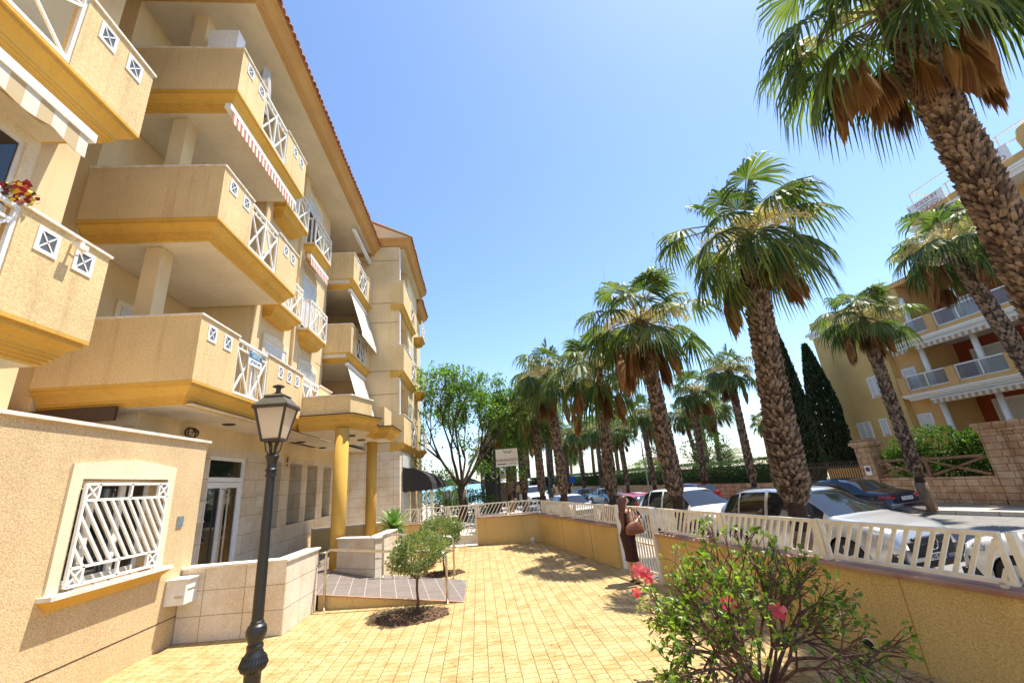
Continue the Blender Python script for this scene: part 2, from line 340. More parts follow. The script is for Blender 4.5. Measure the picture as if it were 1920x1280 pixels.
# main balconies
VN = [7.86, 8.38]; VF = [10.42, 10.86]
balcony(7.5, 11.2, 7.5, [('p', 7.5, 8.66, VN), ('r', 8.66, 9.98), ('p', 9.98, 11.2, VF)])
balcony(7.5, 11.2, 10.8, [('p', 7.5, 8.6, VN), ('r', 8.6, 9.9), ('p', 9.9, 11.2, VF)])
b1 = balcony(7.5, 14.6, 4.2, [('p', 7.5, 8.76, VN), ('r', 8.76, 10.08), ('p', 10.08, 12.18, [10.75, 11.25, 11.75]), ('r', 12.18, 13.48), ('p', 13.48, 14.6)])
for zb in (4.2, 7.5):
    balcony(.6, 5.47, zb, [('p', .6, 1.8, [1.0, 1.5]), ('r', 1.8, 4.32), ('p', 4.32, 5.47, [4.66, 5.13])], xin=-5.91)
balcony(.6, 5.47, 10.8, [('p', .6, 1.8), ('r', 1.8, 4.32), ('p', 4.32, 5.47, [4.66, 5.13])], xin=-5.91)
# recess balconies against the wing
for zb in (7.5, 10.8):
    balcony(16.62, 19.83, zb, [('p', 16.62, 17.5, [17.0]), ('r', 17.5, 18.95), ('p', 18.95, 19.83, [19.4])], xin=-7.59, walls=(2, 3), far=False)
# small balconies with french windows
def facade_window(y0, y1, z0, z1, arch=0, shut=1.0, grille=False, x=-5.9):
    f = MB(); w_ = .16; d = .05
    f.box(x - .02, y0 - w_, z0, x + d, y0, z1); f.box(x - .02, y1, z0, x + d, y1 + w_, z1)
    f.xprism([(y0 - w_, z1), (y1 + w_, z1), (y1 + w_, z1 + w_), ((y0 + y1) / 2, z1 + w_ + .1), (y0 - w_, z1 + w_)], x - .02, x + d)
    o = bpart(f, "window", M['frame'])
    fr = MB()
    for a, b, c, e in ((y0, y0 + .06, z0, z1), (y1 - .06, y1, z0, z1), (y0 + .06, y1 - .06, z1 - .06, z1), ((y0 + y1) / 2 - .03, (y0 + y1) / 2 + .03, z0, z1 - .06)):
        fr.box(x + .002, a, c, x + .028, b, e)
    fr.build("window_frame", M['white'], o)
    g = MB(); zs = z1 - (z1 - z0) * shut
    g.box(x + .0015, y0 + .06, z0, x + .012, y1 - .06, max(z0 + .01, zs)); g.build("pane", M['glass'], o)
    if shut > 0:
        h = MB(); h.box(x + .002, y0 + .06, zs, x + .036, y1 - .06, z1 - .06); h.build("roller_shutter", M['shutter'], o)
    if grille:
        k = MB(); n = int((y1 - y0) / .13)
        for i in range(n + 1): k.beam((x + .07, y0 + (y1 - y0) * i / n, z0), (x + .07, y0 + (y1 - y0) * i / n, z1 - .05), .022)
        for z in (z0, (z0 + z1) / 2, z1 - .05): k.beam((x + .07, y0, z), (x + .07, y1, z), .025)
        k.build("window_grille", M['white'], o)
    return o
for zb in (7.5, 10.8):
    for c in (12.3, 14.65):
        s = MB(); ringsolid(s, [(-5.91, c - .86), (-5.40, c - .86), (-5.40, c + .86), (-5.91, c + .86)], [(d, zb - .03 + z) for d, z in PROF], (3,))
        o = bpart(s, "balcony", M['ochre'])
        mkrail(-5.43, c - .84, c + .84, zb - .03, 1.08, o)
        for y in (c - .82, c + .82):
            m = MB(); m.beam((-5.89, y, zb + 1.05), (-5.45, y, zb + 1.05), .05); m.beam((-5.89, y, zb + .02), (-5.45, y, zb + .02), .04)
            for k in range(3): m.beam((-5.86 + .14 * k, y, zb), (-5.86 + .14 * k, y, zb + 1.05), .022)
            m.build("side_railing", M['white'], o)
        facade_window(c - .7, c + .72, zb, zb + 2.3, shut=.85 if zb < 9 else .25)
facade_window(11.95, 13.3, 4.3, 6.5, shut=.9); facade_window(14.4, 15.8, 4.3, 6.45, shut=.3, grille=True)
facade_window(4.2, 5.05, 5.25, 6.98, shut=0); 
s = MB(); s.box(-5.92, 3.9, 5.0, -5.72, 5.25, 5.12); s.box(-5.92, 3.95, 4.9, -5.8, 5.2, 4.999); bpart(s, "window_sill", M['ochre'])
s = MB(); s.box(-5.92, 3.9, 8.35, -5.72, 5.25, 8.47); bpart(s, "window_sill", M['ochre'])
# pilaster strips on the facade and joints
for y in (11.05, 13.62):
    bpart(MB().box(-5.905, y, 4.2, -5.80, y + .42, 13.68), "pilaster", M['stucco_smooth'])
j = MB()
for z in (6.9, 8.2, 10.1, 11.5): 
    j.box(-5.91, 15.9, z, -5.897, 16.6, z + .02)
bpart(j, "wall_joint", M['rust'])
# loggia windows (in the first stack)
for z in (4.2, 7.5, 10.8):
    f = MB(); f.box(-7.42, 8.75, z, -7.36, 10.35, z + 2.2); o = bpart(f, "window", M['frame'])
    g = MB(); g.box(-7.37, 8.87, z, -7.345, 10.23, z + 2.08); g.build("roller_shutter", M['shutter'], o)
bpart(MB().box(-7.9, 7.60, 3.6, -6.05, 7.66, 3.83), "loggia_beam", M['rust'])
# roof with cornice, soffit and tiles
OUT = [(-12, -8), (-4.45, -8), (-4.45, 5.9), (-7.3, 5.9), (-7.3, 7.25), (-4.45, 7.25), (-4.45, 19.845), (-12, 19.845)]
CPROF = [(0, 14.22), (0, 14.14), (.05, 14.12), (.05, 14.07), (.09, 14.05), (.14, 14.0), (.19, 13.93), (.2, 13.86), (.26, 13.84), (.26, 13.78), (.32, 13.77), (.32, 13.70)]
c = MB(); ringsolid(c, OUT, CPROF, (5 + 1, 6, 7, 0)); roof = bpart(c, "roof", M['cornice'])
sf = MB(); q = inset(OUT, [.36] * 8); sf.prism([(x, min(y, 19.84)) for x, y in q], 13.688, 13.699); sf.build("soffit", M['soffit'], roof)
def tiles(mb, xe, ze, slope, y0, y1, L, pitch=.215, r=.088):
    n = int((y1 - y0) / pitch)
    dx, dz = -L, L * slope
    for k in range(n):
        y = y0 + (k + .5) * pitch; jx = R.uniform(-.015, .015)
        vs = []; N = 5
        for e, (px_, pz) in enumerate(((xe + jx, ze), (xe + dx, ze + dz))):
            for rr in (r, r - .018):
                for i in range(N + 1):
                    a = math.pi * i / N; vs.append((px_, y - rr * math.cos(a), pz + rr * math.sin(a)))
        fs = []
        m_ = N + 1
        for i in range(N):
            fs.append((i, i + 1, 2 * m_ + i + 1, 2 * m_ + i)); fs.append((i, m_ + i, m_ + i + 1, i + 1))
        mb.add(vs, fs)
        vs = []
        for px_, pz in ((xe + jx - .02, ze - .01), (xe + dx, ze + dz - .01)):
            for i in range(4):
                a = math.pi * i / 3; vs.append((px_, y + pitch / 2 - .06 * math.cos(a), pz + .03 - .05 * math.sin(a)))
        mb.add(vs, [(i, 4 + i, 5 + i, i + 1) for i in range(3)])
    mb.add([(xe - .03, y0, ze - .03), (xe - .03, y1, ze - .03), (xe + dx, y1, ze + dz - .03), (xe + dx, y0, ze + dz - .03)], [(0, 1, 2, 3)])
tl = MB(); tiles(tl, -4.37, 14.25, .36, -4, 19.84, 3.6); o = tl.build("roof_tiles", M['roof'], roof)
# wing
wingp = MB()
wingp.box(-9, 19.85, 3.76, -3.5, 20.1, 14.2)
wingp.box(-9, 20.1, 3.76, -5.3, 26.5, 14.2)
wingp.box(-5.3, 22.7, 3.76, -3.5, 26.5, 14.2)
for a, b in ((3.76, 4.1), (7.1, 7.5), (10.5, 10.95)): wingp.box(-5.3, 20.1, a, -3.505, 22.7, b)
bpart(wingp, "wing_wall", M['stucco_smooth'])
for z_a, z_b in ((5.36, 7.12), (8.8, 10.5), (12.25, 14.15)): bpart(MB().box(-3.49, 19.845, z_a, -3.44, 20.06, z_b), "corner_strip", M['white'])
for zb in (4.1, 7.5, 10.95):
    balcony(19.842, 24.35, zb, [('p', 19.842, 22.5), ('r', 22.5, 23.7, 1), ('p', 23.7, 24.35)], xin=-3.9, xo=-3.26, H=1.25, walls=(0, 3), near=True)
    facade_window(22.95, 23.9, zb + .3, zb + 2.3, shut=.4, x=-3.5)
    o = MB(); ringsolid(o, [(-3.6, 25.0), (-2.95, 25.0), (-2.95, 26.4), (-3.6, 26.4)], [(d, zb + z) for d, z in PROF], (3,)); o = bpart(o, "balcony", M['ochre'])
    mkrail(-3.0, 25.02, 26.38, zb, 1.05, o)
bpart(MB().box(-9, 26.5, 0, -3.75, 30, 13.9), "facade_wall", M['stucco_smooth'])
jn = MB()
for z in (6.35, 7.47, 9.95, 11.0, 13.4, 4.12): jn.box(-5.7, 19.838, z, -3.52, 19.852, z + .022)
bpart(jn, "wall_joint", mat("joint_brown", (.28, .17, .08)))  # plain brown strips along the wing wall joints
c = MB(); W2 = [(-12, 19.62), (-2.87, 19.62), (-2.87, 26.75), (-12, 26.75)]
ringsolid(c, W2, [(d, z + .42) for d, z in CPROF], (3,)); ringsolid(c, [(-12, 26.6), (-3.2, 26.6), (-3.2, 30.3), (-12, 30.3)], CPROF, (3, 0)); r2 = bpart(c, "roof", M['cornice'])
sf = MB(); sf.prism(inset(W2, [.36, .36, .36, 0]), 14.108, 14.119); sf.build("soffit", M['soffit'], r2)
c = MB(); n_ = [(-9, 14.64), (-2.98, 14.64), (-2.98, 14.72), (-9, 17.6)]
c.add([(x, y, z) for y in (19.7, 19.95) for x, z in n_], [(0, 1, 2, 3), (7, 6, 5, 4), (2, 1, 5, 6), (3, 2, 6, 7)]); c.build("gable", M['stucco_smooth'], r2)
c = MB(); c.beam((-2.93, 19.78, 14.78), (-9, 19.78, 17.68), .32, .06); c.build("coping", M['cap'], r2)
tl = MB(); tiles(tl, -2.79, 14.68, .46, 19.66, 26.7, 3.6); tl.build("roof_tiles", M['roof'], r2)
tl = MB(); tiles(tl, -3.1, 14.26, .4, 26.8, 30.2, 3); tl.build("roof_tiles", M['roof'], r2)
# ground floor: stone-clad wall with entrance door and tall windows
gw = [(14.72, 15.72), (16.2, 17.2), (17.85, 18.75), (13.35, 14.1)]
g = MB(); gx = -6.05; gd = -6.5
g.box(-9, 8.1, 0, gx, 10.45, 3.829); g.box(-9, 10.45, 3.2, gx, 12.08, 3.829); g.box(-9, 10.45, 0, -6.2, 12.08, 3.2)
ys = [12.08, 13.35, 14.1, 14.72, 15.72, 16.2, 17.2, 17.85, 18.75, 19.86]
for i in range(0, len(ys) - 1):
    a, b = ys[i], ys[i + 1]
    if i % 2 == 0: g.box(-9, a, 0, gx, b, 3.829)
    else: g.box(-9, a, 0, gx, b, 1.33); g.box(-9, a, 3.2, gx, b, 3.829); g.box(-9, a, 1.33, gd, b, 3.2)
bpart(g, "stone_facade", M['clad'])
bpart(MB().box(gx, 8.1, 3.22, gx + .012, 10.3, 3.829).box(gx, 10.3, 3.34, gx + .012, 19.8, 3.829), "plaster_band", M['stucco_smooth'])
bpart(MB().box(-9, 19.845, 0, -3.45, 23.0, 3.76), "stone_facade", M['clad2'])
bpart(MB().box(-3.452, 20.4, 1.0, -3.40, 22.4, 2.9).box(-3.45, 20.4, 3.05, -3.41, 22.6, 3.6), "shop_window", M['shutter'])
bpart(MB().box(-9, 23, 0, -3.6, 26.5, 3.76), "facade_wall", M['stucco_smooth'])
for a, b in gw:
    f = MB(); x = gd + .03
    f.box(gd, a, 1.33, x, a + .06, 3.2); f.box(gd, b - .06, 1.33, x, b, 3.2); f.box(gd, a + .06, 2.72, x, b - .06, 2.78); f.box(gd, a + .06, 1.33, x, b - .06, 1.39); f.box(gd, a + .06, 3.14, x, b - .06, 3.2)
    o = bpart(f, "window", M['white']); MB().box(gd + .001, a + .06, 1.39, gd + .012, b - .06, 3.14).build("pane", M['glass'], o)
# door
gd0 = gd; gd = -6.2; x = gd + .02; f = MB()
f.box(gd, 10.45, .42, x + .06, 10.53, 3.2); f.box(gd, 12.0, .42, x + .06, 12.08, 3.2); f.box(gd, 10.53, 3.11, x + .06, 12.0, 3.2); f.box(gd, 10.53, 2.62, x + .06, 12.0, 2.72)
for a, b in ((10.53, 11.262), (11.27, 12.0)):
    f.box(gd, a, .42, x + .04, a + .10, 2.61); f.box(gd, b - .10, .42, x + .04, b, 2.61); f.box(gd, a + .1, 2.48, x + .04, b - .1, 2.61); f.box(gd, a + .1, .42, x + .04, b - .1, .6)
door = bpart(f, "entrance_door", M['white'])
MB().box(gd + .001, 10.63, .6, x + .01, 11.162, 2.48).box(gd + .001, 11.37, .6, x + .01, 11.9, 2.48).box(gd + .001, 10.53, 2.72, x + .01, 12.0, 3.11).build("pane", M['glass'], door)
for y in (11.19, 11.36):
    h = MB(); h.tube([(x + .05, y, 2.45), (x + .12, y, 2.45), (x + .12, y, .75), (x + .05, y, .75)], .02, 8); h.build("door_handle", M['steel'], door)
for y0, y1, z0, z1 in ((10.18, 10.40, 1.8, 2.16), (12.72, 13.0, 2.0, 2.25)):
    p = MB(); p.box(gx, y0, z0, gx + .03, y1, z1); p.box(gx, y0 - .02, z1, gx + .05, y1 + .02, z1 + .03); p.box(gx, y0 - .02, z0 - .03, gx + .05, y1 + .02, z0); bpart(p, "intercom_panel", M['clad2'])
p = MB(); p.box(gx, 14.28, 3.0, gx + .03, 14.55, 3.45); p.box(gx + .03, 14.36, 3.08, gx + .036, 14.47, 3.15, 1); p.box(gx + .03, 14.36, 3.2, gx + .036, 14.47, 3.37, 1)
bpart(p, "number_plaque", [M['annex'], M['rust']])
l = MB(); n_ = 20; el = lambda r, x: [(x, .17 * r * math.cos(2 * math.pi * k / n_), .10 * r * math.sin(2 * math.pi * k / n_)) for k in range(n_ + 1)]
l.tube(el(1, 0.0), .018, 6); l.tube(el(.97, .05), .012, 6)
for k in (-.09, 0, .09): h_ = .10 * math.sqrt(1 - (k / .17) ** 2); l.tube([(.05, k, -h_), (.10, k, -h_ * .6), (.115, k, 0), (.10, k, h_ * .6), (.05, k, h_)], .009, 5)
l.tube([(.05, -.165, 0), (.10, -.1, 0), (.118, 0, 0), (.10, .1, 0), (.05, .165, 0)], .009, 5)
o = bpart(l, "wall_lamp", M['rust']); o.location = o.location + Vector((gx + .1, 9.45, 3.58))
gd = gd0
# soffit of the ground floor overhang, canopy, columns, downlights
CAN = [(-4.9, 12.2), (-3.45, 12.2), (-3.02, 13.45), (-3.42, 14.4), (-3.42, 15.25), (-3.0, 15.25), (-3.0, 16.85), (-4.9, 16.85)]
c = MB(); ringsolid(c, CAN, [(d - .1, 4.22 + z) for d, z in PROF], (7,)); can = bpart(c, "entrance_canopy", M['ochre'])
c = MB(); q = inset(CAN, [-.13] * 7 + [0]); c.prism(q, 4.222, 4.245); c.build("flashing", M['rust'], can)
c = MB(); P2 = [(-4.82, 12.22), (-3.5, 12.22), (-3.15, 13.3), (-3.45, 14.45), (-4.82, 14.45)]; c.prism(P2, 4.25, 4.76); c.build("parapet", M['stucco'], can)
c = MB(); c.prism(inset(P2, [-.04] * 5), 4.761, 4.80); c.build("coping", M['cap'], can)
c = MB(); c.box(-3.55, 15.3, 4.25, -3.2, 16.6, 4.95); c.build("parapet", M['stucco'], can)
c = MB(); q = inset(CAN, [.2] * 7 + [0]); c.prism(q, 3.836, 3.848); c.box(-6.05, 7.8, 3.83, -4.96, 19.84, 3.842)
for y in (11.6, 15.0, 18.0): c.box(-6.0, y, 3.826, -4.96, y + .015, 3.831)
c.build("soffit", M['soffit'], can)
for x_, y_ in ((-3.72, 12.3), (-3.86, 16.4)):
    c = MB(); c.lathe((x_, y_, 0), [(.185, 0), (.185, 3.84)], 32); bpart(c, "column", M['ochre'], smooth=True)
for x_, y_ in ((-5.56, 10.1), (-5.68, 14.5), (-5.78, 16.8), (-3.9, 13.84), (-3.95, 15.2)):
    c = MB(); c.lathe((x_, y_, 3.79), [(.10, 0), (.13, .01), (.13, .039)], 18); bpart(c, "downlight", M['rust'])
# set-back wall behind the annex roof, the gap's darkness put into its colour
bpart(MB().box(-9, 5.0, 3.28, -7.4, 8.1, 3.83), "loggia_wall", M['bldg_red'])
# ---- annex with grilled window
A = thing("annex_building", "low rough yellow annex with white diagonal window grille at bottom left", "annex", (-6.5, 4, 0)); AL = Vector((-6.5, 4, 0))
def apart(mb, name, m, par=None, **k):
    o = mb.build(name, m, par or A, **k)
    if not par: o.location = -AL
    return o
ax = -5.15; y0, y1, z0, z1 = 6.17, 7.76, 1.27, 2.57
a = MB(); a.box(-9, .5, 0, ax, y0, 3.24); a.box(-9, y1, 0, ax, 8.72, 3.24); a.box(-9, y0, 0, ax, y1, z0); a.box(-9, y0, z1, ax, y1, 3.24); a.box(-9, y0, z0, ax - .3, y1, z1)
apart(a, "wall", M['annex'])
apart(MB().box(-9, .45, 3.241, ax + .05, 8.77, 3.285), "coping", M['cap'])
apart(MB().box(ax - .005, .5, .395, ax + .003, 8.72, .41), "wall_joint", M['rust'])
a = MB(); W_ = .17
a.xprism([(y0 - W_, z0 - .02), (y0, z0 - .02), (y0, z1), (y1, z1), (y1, z0 - .02), (y1 + W_, z0 - .02), (y1 + W_, z1 + .19), ((y0 + y1) / 2, z1 + .28), (y0 - W_, z1 + .19)], ax - .01, ax + .03)
aw = apart(a, "window", M['frame'])
a = MB(); a.box(ax - .3, y0, z0, ax - .25, y0 + .07, z1); a.box(ax - .3, y1 - .07, z0, ax - .25, y1, z1); a.box(ax - .3, y0 + .07, z1 - .07, ax - .25, y1 - .07, z1); a.box(ax - .3, y0 + .07, z0, ax - .25, y1 - .07, z0 + .07)
for y in (y0 + .55, y0 + 1.06): a.box(ax - .3, y - .05, z0 + .07, ax - .245, y + .05, z1 - .07)
a.build("window_frame", M['white'], aw)
MB().box(ax - .299, y0 + .07, z0 + .07, ax - .28, y1 - .07, z1 - .07).build("pane", M['glass'], aw)
a = MB(); a.box(ax, y0 - .24, z0 - .07, ax + .17, y1 + .24, z0 - .022); a.build("window_sill", M['cap'], aw)
a = MB(); ringsolid(a, [(ax, y0 - .22), (ax + .15, y0 - .22), (ax + .15, y1 + .22), (ax, y1 + .22)], [(0, z0 - .071), (.03, z0 - .11), (.06, z0 - .13), (.11, z0 - .2)], (3,)); a.build("sill_moulding", M['ochre'], aw)
g = MB(); gx_ = ax + .07; ya, yb, za, zz = y0 + .02, y1 - .05, z0 + .03, z1 - .07; bw = .035
for y in (ya, yb): g.beam((gx_, y, za), (gx_, y, zz), bw)
for z in (za, zz, za + .2, zz - .2): g.beam((gx_, ya, z), (gx_, yb, z), bw)
for y, s in ((ya, 1), (yb, -1)):
    for zq in ((za, za + .2), (zz - .2, zz)):
        g.beam((gx_, y + s * .2, zq[0]), (gx_, y + s * .2, zq[1]), bw)
        g.beam((gx_ + .005, y, zq[0]), (gx_ + .005, y + s * .2, zq[1]), .02); g.beam((gx_ + .009, y, zq[1]), (gx_ + .009, y + s * .2, zq[0]), .02)
g.beam((gx_, (ya + yb) / 2, zz - .2), (gx_, (ya + yb) / 2, zz), bw); g.beam((gx_, (ya + yb) / 2, za), (gx_, (ya + yb) / 2, za + .2), bw)
Hh = (zz - .2) - (za + .2)
for k in range(-4, 11):
    a0 = ya + k * .145; a1 = a0 + .62; z_t, z_b = zz - .2, za + .2
    p = [a0, z_t]; q = [a1, z_b]
    if a1 < ya + .05 or a0 > yb - .05: continue
    if p[0] < ya: p[1] -= (ya - p[0]) / .62 * Hh; p[0] = ya
    if q[0] > yb: q[1] += (q[0] - yb) / .62 * Hh; q[0] = yb
    g.beam((gx_ + .003, *p), (gx_ + .003, *q), .034, .03, up=(1, 0, 0))
for y, z in ((ya, za + .05), (yb, za + .05), (ya + .5, za), (yb - .4, za), (ya, zz - .05), (yb, zz - .05)): g.beam((ax + .01, y, z), (gx_, y, z), .025)
g.build("window_grille", M['white'], aw)
apart(MB().box(ax, 8.17, 1.80, ax + .02, 8.32, 1.97).box(ax + .02, 8.2, 1.83, ax + .024, 8.29, 1.94), "wall_plaque", M['pblue'])
u = MB(); u.box(-.01, -.27, 0, .30, .27, .36); u.box(-.012, -.3, .36, .33, .29, .385); u.box(.29, -.22, .2, .306, -.02, .22, 1); u.box(.15, -.285, .10, .27, -.27, .13, 1)
o = u.build("utility_box", [M['white'], M['steel']], bevel=.006, loc=(ax + .01, 8.42, .62)); tag(o, "small white meter box fixed at the right corner of the low annex", "utility box")
# ---- awnings, parasol and other loose things on the balconies
def awning(name, label, pts_, m, cas, par_group="awnings under the balconies"):
    t_ = thing(name, label, "awning", cas[0], group=par_group); L = Vector(cas[0])
    c = MB(); c.beam(cas[0], cas[1], .13, .13); o = c.build("cassette", M['white'], t_); o.location = -L
    c = MB(); c.add([p for q in pts_ for p in q], [tuple(4 * i + j for j in range(4)) for i in range(len(pts_))]); o = c.build("canvas", m, t_); o.location = -L
    s_ = o.modifiers.new("thick", 'SOLIDIFY'); s_.thickness = .008
    return t_
def scallop(x, ya, yb, z1, z0, n, wave=.05, pitch=.34):
    out = []; k = n
    for i in range(k):
        a = ya + (yb - ya) * i / k; b = ya + (yb - ya) * (i + 1) / k
        f = lambda y: z0 - wave * abs(math.sin(math.pi * (y - ya) / pitch))
        out.append([(x, a, z1), (x, b, z1), (x + .01, b, f(b)), (x + .01, a, f(a))])
    return out
awning("striped_awning", "narrow red and white striped retracted awning under the topmost balcony", scallop(-4.93, 7.6, 10.85, 10.28, 10.02, 60, .02, .16), M['str_red'], [(-4.98, 7.5, 10.33), (-4.98, 10.95, 10.33)])
awning("striped_awning", "wide beige striped awning with scalloped valance at the upper left edge", scallop(-4.9, 1.0, 4.85, 6.86, 6.60, 90, .07, .68) + [[(-5.4, 1, 6.98), (-5.4, 4.85, 6.98), (-4.9, 4.85, 6.86), (-4.9, 1.0, 6.86)]], M['str_beige'], [(-4.93, .9, 6.9), (-4.93, 4.92, 6.9)])
awning("striped_awning", "short faded red striped awning above the shuttered second floor window", scallop(-5.5, 13.75, 15.5, 10.2, 9.92, 50, .02, .16), M['str_red'], [(-5.55, 13.7, 10.24), (-5.55, 15.55, 10.24)])
awning("folded_awning", "folded cream awning on the top recess balcony under the eaves", scallop(-4.95, 18.0, 19.75, 13.25, 13.1, 20, .02, .2), M['canvas_w'], [(-4.95, 16.8, 13.3), (-4.95, 19.8, 13.3)])
for z, lb in ((10.35, "white drop awning slanting over the second floor recess balcony"), (7.05, "white drop awning slanting above the entrance canopy terrace")):
    awning("drop_awning", lb, [[(-5.05, 16.95, z), (-5.05, 19.7, z), (-4.5, 19.7, z - 1.85), (-4.5, 16.95, z - 1.85)], [(-4.5, 16.95, z - 1.85), (-4.5, 19.7, z - 1.85), (-4.49, 19.7, z - 2.05), (-4.49, 16.95, z - 2.05)]], M['canvas_w'], [(-5.05, 16.9, z + .04), (-5.05, 19.75, z + .04)])
u = thing("closed_parasol", "closed grey parasol standing on the topmost balcony", "parasol", (-5.05, 8.85, 10.82))
c = MB(); c.tube([(0, 0, 0), (0, 0, 2.3)], .02); c.build("pole", M['white'], u)
c = MB(); n = 12; prof = [(.03, 2.28), (.09, 2.15), (.13, 1.6), (.15, .9), (.12, .7)]
vs = [(r * (1 + .25 * (k % 2)) * math.cos(2 * math.pi * k / n), r * (1 + .25 * (k % 2)) * math.sin(2 * math.pi * k / n), z) for r, z in prof for k in range(n)]
c.add(vs, [(i * n + k, i * n + (k + 1) % n, (i + 1) * n + (k + 1) % n, (i + 1) * n + k) for i in range(4) for k in range(n)]); c.build("canopy", mat("grey_canvas", (.42, .39, .35), rough=.9), u)
c = MB(); c.box(-.33, -.15, 0, .33, .15, .82); c.box(-.25, -.156, .1, .1, -.15, .7)
tag(c.build("air_conditioner", M['white'], bevel=.02, loc=(-5.52, 7.93, 12.19)), "white air conditioner unit peeking over the topmost balcony parapet", "air conditioner")
c = MB(); c.box(-.33, -.15, -1.36, .33, .15, 0); tag(c.build("stand_box", M['white'], loc=(-5.52, 7.93, 12.188)), "white cabinet behind the topmost parapet carrying an air conditioner", "cabinet")
# folded white parasol strapped against the lower left balcony rail
u = thing("closed_parasol", "furled white parasol with blue straps beside the lower left balcony parapet", "parasol", (-4.93, 4.12, 4.25))
c = MB(); c.tube([(0, .0, 0), (0, .03, .6), (0, .06, 1.2), (0, .02, 1.28)], [.03, .055, .045, .015], 10); c.build("canopy", M['canvas_w'], u, smooth=True)
c = MB(); c.tube([(0, .015, .75), (0, .02, .79)], .058, 12); c.tube([(0, .05, 1.08), (0, .05, 1.12)], .053, 12); c.build("strap", M['pnavy'], u)
def rv_(): return Vector((R.uniform(-1, 1), R.uniform(-1, 1), R.uniform(-1, 1)))
u = thing("hanging_flowers", "small red and yellow flower ornament on the lower left balcony corner", "flowers", (-4.84, 4.25, 5.45))
c = MB()
for k in range(110):
    a = rv_() * .11 + Vector((0, 0, .06)); d = Vector((R.gauss(0, 1), R.gauss(0, 1), R.gauss(0, 1))).normalized() * .04; e = d.orthogonal() * .8
    c.add([a, a + d, a + d + e, a + e], [(0, 1, 2, 3)], R.choice((0, 0, 0, 1, 2)))
c.build("petals", [mat("dark_red_petals", (.28, .01, .01)), mat("yellow_petals", (.6, .45, .03)), M['wood']], u)
c = MB(); c.box(0, -.015, -.015, .14, .015, .015); c.box(.10, -.06, -.09, .16, .06, -.02); c.tube([(.05, 0, 0), (.05, .09, -.02), (.02, .14, -.08)], .006, 5)
tag(c.build("floodlight", M['offwhite'], loc=(XO, 4.93, 5.30)), "small bracket floodlight between the vents of the lower left balcony", "floodlight")
# for-rent sign and curtain at the first floor railing
sg = thing("rental_sign", "blue and white rental sign tied to the first floor railing", "sign", (XO + .02, 9.45, 5.1))
MB().box(-.006, -.29, -.16, .006, .29, .16).build("panel", mat("white_sign_panel", (.62, .66, .70)), sg)
MB().box(.006, -.285, .0, .009, .285, .155).build("blue_band", mat("blue_sign_band", (.03, .13, .24)), sg)
def text(s, size, m, parent, loc, rot, name="lettering", ext=.002, align='CENTER', shear=0):
    c = bpy.data.curves.new(name, 'FONT'); c.body = s; c.size = size; c.extrude = ext; c.align_x = align; c.align_y = 'CENTER'; c.shear = shear; c.materials.append(m)
    f = bpy.data.objects.new(name + "_curve", c); S.collection.objects.link(f); dg = bpy.context.evaluated_depsgraph_get(); me = bpy.data.meshes.new_from_object(f.evaluated_get(dg)); bpy.data.objects.remove(f)
    if not me.materials: me.materials.append(m)
    o = bpy.data.objects.new(name, me); S.collection.objects.link(o); o.parent = parent; o.location = loc; o.rotation_euler = rot; return o
wt = M['white']
text("ALQUILER", .10, mat("pale_blue_letters", (.5, .66, .75)), sg, (.012, 0, .115), (rad(90), 0, rad(90)))
text("RENTAL", .09, mat("pale_blue_letters2", (.5, .66, .75)), sg, (.012, 0, .04), (rad(90), 0, rad(90)))
text("677 815 240", .08, mat("dark_letters", (.08, .09, .12)), sg, (.009, 0, -.08), (rad(90), 0, rad(90)))
c = MB(); n = 14
for k in range(n):
    a = 9.6 + .3 * k / n; b = 9.6 + .3 * (k + 1) / n; xa = XO - .12 + .02 * (k % 2); xb = XO - .12 + .02 * ((k + 1) % 2)
    c.add([(xa, a, 4.24), (xb, b, 4.24), (xb, b - .02, 5.25), (xa, a - .02, 5.25)], [(0, 1, 2, 3)])
tag(c.build("hanging_curtain", M['canvas_w']), "white cloth hanging in folds behind the first floor railing", "curtain")
# ---------------------------------------------------------------- ground, street, sea
def gz(y): return -.3 - .016 * max(0, y - 12)          # the street falls gently towards the sea
def slope(name, k0, k1, dz, m):
    mb = MB()
    for a, b in ((-30, 12), (12, 61.9)):
        mb.add([(sx(k0, a), a, gz(a) + dz), (sx(k1, a), a, gz(a) + dz), (sx(k1, b), b, gz(b) + dz), (sx(k0, b), b, gz(b) + dz), (sx(k0, a), a, gz(a) + dz - .3), (sx(k1, a), a, gz(a) + dz - .3), (sx(k1, b), b, gz(b) + dz - .3), (sx(k0, b), b, gz(b) + dz - .3)], [(0, 1, 2, 3), (0, 3, 7, 4), (1, 5, 6, 2), (0, 4, 5, 1), (3, 2, 6, 7)])
    return tag(mb.build(name, m), None, None, None, "structure")
def sheet(name, pts, z, m, th=None, label=None):
    mb = MB()
    if th: mb.prism(pts, z - th, z)
    else: mb.add([(x, y, z) for x, y in pts], [tuple(range(len(pts)))])
    return tag(mb.build(name, m), label, None, None, "structure")
def fx(y): return 2.04 + (15.63 - y) * .1906           # line of the courtyard boundary wall
def sx(k, y): return k - .173 * y                       # lines parallel to the street
sheet("ground", [(-400, -200), (6000, -200), (6000, 6000), (1500, 6000), (11, 62), (-400, 62)], -1.35, M['earth'])
sheet("beach", [(-400, 62), (400, 62), (400, 95), (-400, 95)], -2.2, mat("sand", (.42, .36, .26), (.5, .43, .32), .5, .95))
m, t, b = nodes("sea_water"); b.inputs['Base Color'].default_value = (.10, .26, .30, 1); b.inputs['Roughness'].default_value = .25; b.inputs['Specular IOR Level'].default_value = .3
bump(t, b, noise(t, texco(t, (1, .3, 1)), .8, 4), .5, .3); M['sea'] = m
